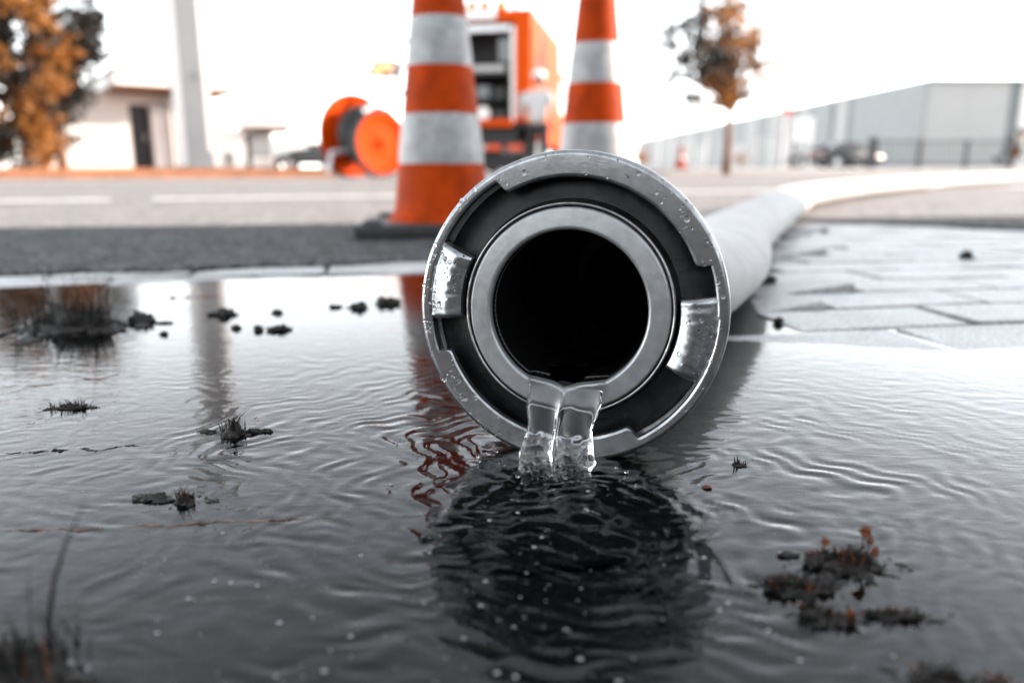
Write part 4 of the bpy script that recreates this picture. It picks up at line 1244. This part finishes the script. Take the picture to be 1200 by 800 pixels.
b1 = flat_house('flat_roofed_building', 'white flat roofed building with dark door behind the autumn tree', D1, X(52, D1), X(216, D1), 6, 2.42,
           X(120, D1, 3), X(262, D1, 3), 2.47, zat(80, D1 - 1.8), [(X(151, D1), X(174, D1), 2.1)], 36, M['wall'])
# piers standing proud at the front, lit from the right
box('pier', (X(205, D1) - (X(52, D1) + X(216, D1)) / 2, -0.35, 1.1), (0.7, 0.5, 2.3), M['wall'], b1)
box('pier', (X(183, D1) - (X(52, D1) + X(216, D1)) / 2, -0.2, 0.9), (0.5, 0.3, 1.9), M['wall'], b1)
D2 = 44
b2 = flat_house('flat_roofed_building', 'smaller far white building with flat roof right of the pylon', D2, X(246, D2), X(318, D2), 7, 2.2,
           X(280, D2, 3), X(342, D2, 3), 2.25, zat(138, D2 - 1.8), [(X(287, D2), X(293, D2), 2.0)], 20, M['wall'])
box('window', (X(305, D2) - (X(246, D2) + X(318, D2)) / 2, -0.03, 1.4), (1.1, 0.06, 1.6), M['wall_grey'], b2, 0.01)
box('window', (X(268, D2) - (X(246, D2) + X(318, D2)) / 2, -0.03, 0.5), (0.5, 0.06, 0.8), M['strip'], b2, 0.01)

DP = 20
pyl = empty('pylon', (X(232, DP, 0.3), DP, 0.1)); tag(pyl, 'tall pale metal pylon standing on the verge', 'pylon')
wP = 36 / 900 * DP
tb2 = lambda n_, c_, s_, m_, b_=0.0: box(n_, c_, s_, m_, pyl, b_)
tb2('panel', (-0.02, 0.0, 4.1), (wP, 0.32, 8.2), M['pylon'], 0.02)
tb2('edge_strip', (-wP / 2 + 0.10, -0.175, 4.1), (0.2, 0.028, 8.0), M['white'])
tb2('edge_strip', (-wP / 2 - 0.035, 0.0, 4.1), (0.03, 0.36, 8.2), M['strip'])
tb2('base_plate', (0, 0, 0.03), (wP + 0.25, 0.55, 0.10), M['kerb'], 0.01)
tb2('plate', (0.12, -0.17, 2.25), (0.14, 0.02, 0.22), M['wall_grey'])

# ------------------------------------------------------------------ trees
def tree(name, label, base, trunk_h, trunk_r, clumps, leaf, seed, fork=None, group=None):
    """clumps: (x, y, z, radius, material key, leaf count) relative to the base."""
    rnd_ = random.Random(seed)
    root = empty(name, base); tag(root, label, 'tree', group)
    top = Vector((0.03, 0, trunk_h))
    bm = bmesh.new()
    bm_tube(bm, [(0, 0, -0.1), (0.01, 0.01, trunk_h * 0.35), (-0.015, 0, trunk_h * 0.7), top], [trunk_r * 1.35, trunk_r, trunk_r * 0.85, trunk_r * 0.7], 10)
    from_bm('trunk', bm, M['bark'], root, True)
    byk = {}
    bm = bmesh.new()
    for (x, y, z, r_, mk, n_) in clumps:
        c = Vector((x, y, z))
        mid = top.lerp(c, 0.5) + Vector((rnd_.uniform(-.1, .1), rnd_.uniform(-.1, .1), 0.05))
        bm_tube(bm, [top - Vector((0, 0, trunk_h * 0.15 * rnd_.random())), mid, c], [trunk_r * 0.36, trunk_r * 0.22, trunk_r * 0.07], 6)
        v, f = byk.setdefault(mk, ([], []))
        subs = [c + Vector((rnd_.gauss(0, 1), rnd_.gauss(0, 1), rnd_.gauss(0, 1))) * r_ * 0.5 for _ in range(max(4, n_ // 22))]
        for i in range(n_):
            s_ = rnd_.choice(subs)
            p = s_ + Vector((rnd_.gauss(0, 1), rnd_.gauss(0, 1), rnd_.gauss(0, 0.8))) * r_ * 0.26
            l_ = leaf * rnd_.uniform(0.6, 1.3)
            u = Vector((rnd_.gauss(0, 1), rnd_.gauss(0, 1), rnd_.gauss(0, 1))).normalized()
            w = u.cross(Vector((rnd_.gauss(0, 1), rnd_.gauss(0, 1), rnd_.gauss(0, 1)))).normalized() * l_ * 0.36
            k = len(v)
            v += [tuple(p - u * l_ * 0.5), tuple(p + w), tuple(p + u * l_ * 0.5), tuple(p - w)]
            f.append((k, k + 1, k + 2, k + 3))
    from_bm('limbs', bm, M['bark'], root, True)
    for mk, (v, f) in byk.items():
        o = pyd('crown', v, f, M[mk], root)
        o['label'] = 'rust orange autumn leaves' if mk == 'leaf_orange' else 'dark leaves'
    return root

def clump_px(base, D, lst):
    """(px, py, radius in px, mat, n, dy) -> local clump."""
    out = []
    for px, py, rp_, mk, n_, dy in lst:
        z = zat(py, D + dy); p = at(px, D + dy, z)
        out.append((p.x - base.x, dy, z - base.z, rp_ / 900 * D, mk, n_))
    return out
DT = 17.0
bt = at(851, DT, 0.1)  # lit and shaded sides of this crown come from leaf colour
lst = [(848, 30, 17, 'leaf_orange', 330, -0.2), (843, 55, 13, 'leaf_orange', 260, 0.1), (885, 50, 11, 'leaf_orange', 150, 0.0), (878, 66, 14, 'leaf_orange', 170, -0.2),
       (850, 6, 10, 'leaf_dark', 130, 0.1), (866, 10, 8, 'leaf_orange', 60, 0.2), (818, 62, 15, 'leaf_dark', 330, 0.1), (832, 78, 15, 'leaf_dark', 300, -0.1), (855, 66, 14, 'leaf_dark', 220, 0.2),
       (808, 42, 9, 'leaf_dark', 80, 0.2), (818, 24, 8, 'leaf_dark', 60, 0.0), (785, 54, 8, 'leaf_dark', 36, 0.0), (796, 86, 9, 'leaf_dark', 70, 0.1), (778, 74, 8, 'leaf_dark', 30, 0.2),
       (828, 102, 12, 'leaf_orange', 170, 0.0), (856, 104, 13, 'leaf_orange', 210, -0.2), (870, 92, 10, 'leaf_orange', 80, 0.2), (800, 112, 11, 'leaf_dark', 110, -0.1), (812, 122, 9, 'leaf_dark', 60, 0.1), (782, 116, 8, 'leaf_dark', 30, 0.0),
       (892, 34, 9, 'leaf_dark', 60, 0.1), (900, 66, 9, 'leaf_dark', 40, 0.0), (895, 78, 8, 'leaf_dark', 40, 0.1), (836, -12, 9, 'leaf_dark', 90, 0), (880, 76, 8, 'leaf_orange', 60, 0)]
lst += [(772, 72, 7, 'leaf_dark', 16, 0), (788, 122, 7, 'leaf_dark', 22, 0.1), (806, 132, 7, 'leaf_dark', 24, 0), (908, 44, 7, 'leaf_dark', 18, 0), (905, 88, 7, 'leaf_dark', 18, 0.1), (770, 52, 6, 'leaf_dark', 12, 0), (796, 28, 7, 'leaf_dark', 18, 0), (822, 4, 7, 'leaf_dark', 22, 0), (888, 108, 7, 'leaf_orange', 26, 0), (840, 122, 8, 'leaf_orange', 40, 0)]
rnd = random.Random(44)
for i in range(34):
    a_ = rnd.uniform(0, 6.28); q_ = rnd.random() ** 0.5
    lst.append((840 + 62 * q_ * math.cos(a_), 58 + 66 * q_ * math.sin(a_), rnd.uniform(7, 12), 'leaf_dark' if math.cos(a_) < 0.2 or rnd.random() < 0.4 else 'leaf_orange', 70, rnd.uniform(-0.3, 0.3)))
tree('young_street_tree', 'young street tree, shaded side coloured dark, in front of the long warehouse', bt, 1.36, 0.075, [(a_, b_, c_, d_ * 1.75, e_, int(f_ * 1.25)) for a_, b_, c_, d_, e_, f_ in clump_px(bt, DT, lst)], 0.088, 5)

DL = 21.0
bl_ = at(36, DL, 0.1)
rnd = random.Random(17)
lst = []
for i in range(90):
    px = rnd.uniform(-70, 72); py = rnd.uniform(-40, 190)
    if py > 130 and (px > 55): continue
    lst.append((px, py, rnd.uniform(11, 20), 'leaf_orange' if rnd.random() < 0.66 else 'leaf_dark', 270, rnd.uniform(-0.8, 0.6)))
tree('autumn_tree', 'large rust orange autumn tree at the left edge', bl_, 1.5, 0.13, clump_px(bl_, DL, lst), 0.14, 8)
DL2 = 22.5
bl2 = at(74, DL2, 0.1)
lst = []
for i in range(70):
    px = rnd.uniform(40, 124); py = rnd.uniform(14, 172)
    if px > 96 and py > 62: continue
    if px > 76 and py > 120: continue
    lst.append((px, py, rnd.uniform(9, 17), 'leaf_dark', 230, rnd.uniform(-0.6, 0.6)))
lst += [(50, 176, 12, 'leaf_dark', 200, 0), (62, 182, 8, 'leaf_dark', 120, 0), (40, 180, 10, 'leaf_dark', 160, 0)]
lst += [(112, 40, 14, 'leaf_dark', 260, 0), (118, 30, 10, 'leaf_dark', 160, 0), (106, 52, 10, 'leaf_dark', 140, 0)]
tree('dark_tree', 'dark leafed tree between the autumn tree and the white building', bl2, 1.5, 0.12, clump_px(bl2, DL2, lst), 0.12, 9)

def shrub(label, px, D, w_px, top_py, mk, n, seed, name='shrub', base_z=0.1):
    b = at(px, D, base_z); zt = zat(top_py, D) - base_z; w = w_px / 900 * D
    rnd_ = random.Random(seed)
    cl = [(rnd_.gauss(0, w * 0.3), rnd_.gauss(0, 0.15), rnd_.uniform(0.15, 0.95) * zt, w * rnd_.uniform(0.3, 0.5), rnd_.choice(mk), n // 8) for _ in range(8)]
    root = tree(name, label, b, zt * 0.35, 0.02, cl, 0.09, seed)
    root['category'] = 'shrub'
shrub('dark and rusty shrub in front of the fence at the right edge', 1186, 24, 14, 146, ['leaf_dark', 'leaf_dark', 'leaf_orange'], 500, 31)
shrub('low rusty shrub just right of the farther traffic cone', 750, 26, 12, 168, ['leaf_orange'], 240, 32)
shrub('small pale orange shrub at the foot of the lamp post', 868, 27, 7, 180, ['leaf_orange'], 120, 33)

# ------------------------------------------------------------------ warehouse on the right
DW = 65.0
xc = at(1083, DW, 3).x
zh = zat(95, DW)
ware = empty('warehouse', (xc, DW, 0.0)); tag(ware, 'long pale grey warehouse with vertical cladding panels on the right', 'building')
x_end = at(1178, DW, 3).x - xc
LW = 150.0
box('core', (25, LW / 2 + 0.3, zh / 2 - 0.2), (49.4, LW, zh - 0.3), M['wall_grey'], ware)
# gable panels, facing us
npan = 2
for i in range(npan):
    a, b = x_end * i / npan, x_end * (i + 1) / npan
    box('panel', ((a + b) / 2, 0.12, zh / 2), (b - a - 0.02, 0.2, zh - 0.02), M['wall_pale'], ware)
box('downpipe_bay', (x_end + 0.5, 0.2, zh / 2), (0.96, 0.2, zh - 0.02), M['strip'], ware)
for i in range(6):
    box('panel', (x_end + 1.0 + 3.2 * (i + 0.5), 0.12, zh / 2), (3.18, 0.2, zh - 0.02), M['wall'], ware)
box('parapet', (25, LW / 2, zh + 0.05), (50.4, LW + 0.6, 0.16), M['wall_grey'], ware)
# long side panels with darker joint strips
y = 0.0
rnd = random.Random(6)
widths = [13.5, 3.0, 5.5, 3.4, 4.2, 5.0, 3.0, 6.0, 5.0, 4.0, 8.0, 5.0, 6.0, 9.0, 7.0, 8.0, 9.0, 8.0, 10.0, 9.0, 10.0]
for i, w_ in enumerate(widths):
    if y + w_ > LW: break
    m_ = M['wall_grey'] if i in (0,) else (M['wall_pale'] if i % 2 else M['wall_grey'])
    box('panel', (-0.12, y + w_ / 2, zh / 2), (0.2, w_ - 0.05, zh - 0.02), m_, ware)
    gap = 1.1 if i in (0, 1, 3, 4) else 0.5
    box('joint_strip', (-0.05, y + w_ + gap / 2, zh / 2), (0.12, gap, zh - 0.03), M['strip'], ware)
    y += w_ + gap
for (yy, w_, h_) in ((34, 9, 3.6), (52, 8, 3.4), (74, 9, 3.6)):
    dd = box('dock_door', (-0.26, yy, h_ / 2), (0.08, w_, h_), M['fence_pale'], ware)

# ------------------------------------------------------------------ fences
def bar_fence(name, label, p0, p1, h, bay, step, m, zb=0.1, thick_first=False):
    p0, p1 = Vector(p0), Vector(p1)
    L_ = (p1 - p0).length; d = (p1 - p0).normalized(); ang = math.atan2(d.y, d.x)
    root = empty(name, (p0.x, p0.y, zb), ang); tag(root, label, 'fence')
    nb = max(1, round(L_ / bay))
    me_post = None; me_bar = None
    for i in range(nb + 1):
        x = L_ * i / nb
        if thick_first and i == 0:
            box('gate_post', (0, 0, (h + 0.08) / 2), (0.34, 0.2, h + 0.08), M['fence'], root, 0.01); continue
        if me_post is None:
            bm = bmesh.new(); bm_box(bm, (0, 0, h / 2), (0.11, 0.11, h)); me_post = bpy.data.meshes.new('post'); bm.to_mesh(me_post); bm.free(); me_post.materials.append(m)
        o = bpy.data.objects.new('post', me_post); C.objects.link(o); o.parent = root; o.location = (x, 0, 0)
    for z in (0.16, h - 0.06):
        box('rail', (L_ / 2, 0.0, z), (L_, 0.045, 0.05), m, root)
    nbar = int(L_ / step)
    bm = bmesh.new(); bm_box(bm, (0, 0, h / 2 + 0.04), (0.024, 0.024, h - 0.14)); me_bar = bpy.data.meshes.new('bar'); bm.to_mesh(me_bar); bm.free(); me_bar.materials.append(m)
    for i in range(1, nbar):
        o = bpy.data.objects.new('bar', me_bar); C.objects.link(o); o.parent = root; o.location = (L_ * i / nbar, 0.0, 0)
    return root
DF = 31.0
hf = zat(164, DF) - 0.1
bar_fence('bar_fence', 'black metal bar fence with thick end post in front of the warehouse gable', (at(1020, DF).x, DF, 0), (at(1215, DF).x + 0.8, DF, 0), hf, 1.7, 0.165, M['fence'], thick_first=True)
bar_fence('bar_fence', 'pale galvanised bar fence running along the long warehouse wall', (at(770, 40).x, 40, 0), (at(945, 36).x, 36, 0), 1.55, 2.4, 0.24, M['fence_pale'])

# ------------------------------------------------------------------ lamp post and small signs
lp = empty('lamp_post', (*at(913, 26, 0)[:2], 0.1)); tag(lp, 'tall thin pale lamp post right of the young tree', 'lamp post')
tube('pole', [(0, 0, 0), (0, 0, 2.0), (-0.02, 0, 4.5), (-0.06, 0, 5.6)], [0.10, 0.085, 0.07, 0.06], M['fence_pale'], lp, 14)
tube('arm', [(-0.06, 0, 5.58), (-0.16, 0, 6.0), (-0.5, 0, 6.25), (-1.1, 0, 6.3)], 0.05, M['fence_pale'], lp, 10)
box('lamp_head', (-1.35, 0, 6.3), (0.6, 0.24, 0.1), M['steel'], lp, 0.03)
sg = empty('sign_post', (*at(921, 24.5, 0)[:2], 0.1)); tag(sg, 'small post with red disc and white board beside the lamp post', 'sign')
z1 = zat(131, 24.5) - 0.1
tube('post', [(0, 0, 0), (0, 0, z1 + 0.1)], 0.035, M['fence_pale'], sg, 10)
o = lathe('red_disc', [(0.001, -0.05), (0.12, -0.05), (0.12, -0.03), (0.001, -0.03)], M['red'], sg, 28, 'Y'); o.location = (-0.06, 0, z1)
box('board', (0.42, -0.03, zat(152, 24.5) - 0.1), (0.62, 0.03, 0.72), M['white'], sg, 0.005)
ct = at(797, 22, 0)
sc_ = empty('traffic_cone', (ct.x, 22, 0.1)); tag(sc_, 'small distant orange traffic cone left of the young tree', 'traffic cone')
lathe('cone_body', [(0.17, 0.03), (0.15, 0.06), (0.03, 0.62), (0.015, 0.62), (0.12, 0.03)], M['orange'], sc_, 24, 'Z')
lathe('reflective_band', [(0.112, 0.26), (0.086, 0.38), (0.07, 0.38), (0.09, 0.26)], M['band'], sc_, 24, 'Z')
box('base', (0, 0, 0.02), (0.4, 0.4, 0.035), M['rubber'], sc_, 0.005)

# ------------------------------------------------------------------ parked vehicles far off
def vehicle(name, label, cat, loc, rz, length, height, width, body_m, van=False, group=None):
    root = empty(name, loc, rz); tag(root, label, cat, group)
    Lh = length / 2
    if van:
        pr = [(-Lh, .35), (-Lh, height * .96), (-Lh + .1, height), (Lh - 1.5, height), (Lh - .75, height * .58), (Lh - .05, height * .45), (Lh, .35)]
    else:
        pr = [(-Lh, .32), (-Lh, height * .58), (-Lh + .15, height * .64), (-Lh + .55, height * .66), (-Lh + 1.1, height * .97), (-.2, height), (.35, height * .97), (1.05, height * .66), (Lh - .3, height * .58), (Lh, height * .45), (Lh, .32)]
    bm = bmesh.new()
    a = [bm.verts.new((x, -width / 2 + (0.12 if z > height * .7 else 0), z)) for x, z in pr]
    b = [bm.verts.new((x, width / 2 - (0.12 if z > height * .7 else 0), z)) for x, z in pr]
    bm.faces.new(a); bm.faces.new(b[::-1])
    n_ = len(pr)
    for k in range(n_): bm.faces.new((a[k], b[k], b[(k + 1) % n_], a[(k + 1) % n_]))
    bmesh.ops.recalc_face_normals(bm, faces=bm.faces[:])
    bmesh.ops.bevel(bm, geom=bm.edges[:], offset=0.05, segments=2, affect='EDGES')
    from_bm('body', bm, body_m, root, True)
    for s_ in (-1, 1):
        yy = s_ * (width / 2 - 0.055)
        if van:
            box('side_window', (Lh - 1.55, s_ * (width / 2 - 0.07), height * .74), (0.7, 0.16, height * .2), M['glass'], root, 0.02)
        else:
            box('side_window', (-.75, s_ * (width / 2 - 0.10), height * .82), (0.8, 0.1, height * .2), M['glass'], root, 0.02)
            box('side_window', (.2, s_ * (width / 2 - 0.10), height * .82), (0.85, 0.1, height * .2), M['glass'], root, 0.02)
        for xx in (-Lh + .85, Lh - .85):
            bm = bmesh.new(); bmesh.ops.create_cone(bm, cap_ends=True, segments=24, radius1=.33, radius2=.33, depth=.24, matrix=Matrix.Translation((xx, s_ * (width / 2 - .08), .33)) @ Matrix.Rotation(R(90), 4, 'X'))
            w_ = sharp(from_bm('wheel', bm, M['tyre'], root))
            bm = bmesh.new(); bmesh.ops.create_cone(bm, cap_ends=True, segments=20, radius1=.2, radius2=.2, depth=.25, matrix=Matrix.Translation((xx, s_ * (width / 2 - .08), .33)) @ Matrix.Rotation(R(90), 4, 'X'))
            from_bm('rim', bm, M['steel'], w_)
        box('headlight', (Lh - .03, s_ * (width / 2 - .35), height * .45), (0.1, 0.35, 0.14), M['white'], root, 0.02)
        box('tail_light', (-Lh + .0, s_ * (width / 2 - .25), height * .55), (0.06, 0.2, 0.2), M['lamp_red'], root, 0.01)
    return root
GV = 'vehicles parked far behind the road'
vehicle('parked_car', 'dark parked car, left of two in front of the warehouse', 'car', (*at(958, 48)[:2], 0.1), R(172), 4.3, 1.25, 1.8, M['car_dark'], group=GV)
vehicle('parked_car', 'dark parked car, nearest the thick fence post', 'car', (*at(990, 46)[:2], 0.1), R(4), 3.6, 1.45, 1.75, M['car_dark'], group=GV)
vehicle('parked_car', 'low dark parked car left of the reel trailer', 'car', (*at(372, 44)[:2], 0.0), R(8), 4.4, 1.15, 1.8, M['car_dark'], group=GV)
vehicle('parked_van', 'white parked van behind the dark car left of the reel', 'van', (*at(352, 56)[:2], 0.0), R(12), 5.2, 2.1, 1.95, M['car_white'], van=True, group=GV)

# ------------------------------------------------------------------ unseen shed added to cast the shade over the puddle
shd = empty('shade_shed', (8.0, -6.43, 0)); tag(shd, 'long low grey shed out of view on the right, added to shade the puddle', 'shed')
box('wall', (1.5, 0, 1.6), (3.0, 19.0, 3.2), M['shed'], shd)
rf = box('roof', (1.5, 0, 3.26), (3.0, 19.0, 0.1), M['fascia'], shd)
for i in range(5):
    box('door', (-0.02, -7 + i * 3.5, 1.0), (0.05, 1.6, 2.0), M['fascia'], shd)

bh = empty('dimming_wall', (-3.0, -5.5, 0)); tag(bh, 'low dark wall out of view behind the camera, added to dim the coupling', 'wall')  # unseen wall added so the lower coupling face reflects something dark
M['brick'] = mat('dark_brick', (0.09, 0.07, 0.06), 0.85, var=0.25, vscale=4)
box('wall_body', (0, -0.15, 0.75), (18, 0.3, 1.5), M['brick'], bh)
box('coping', (0, -0.15, 1.53), (18.1, 0.4, 0.06), M['kerb'], bh)
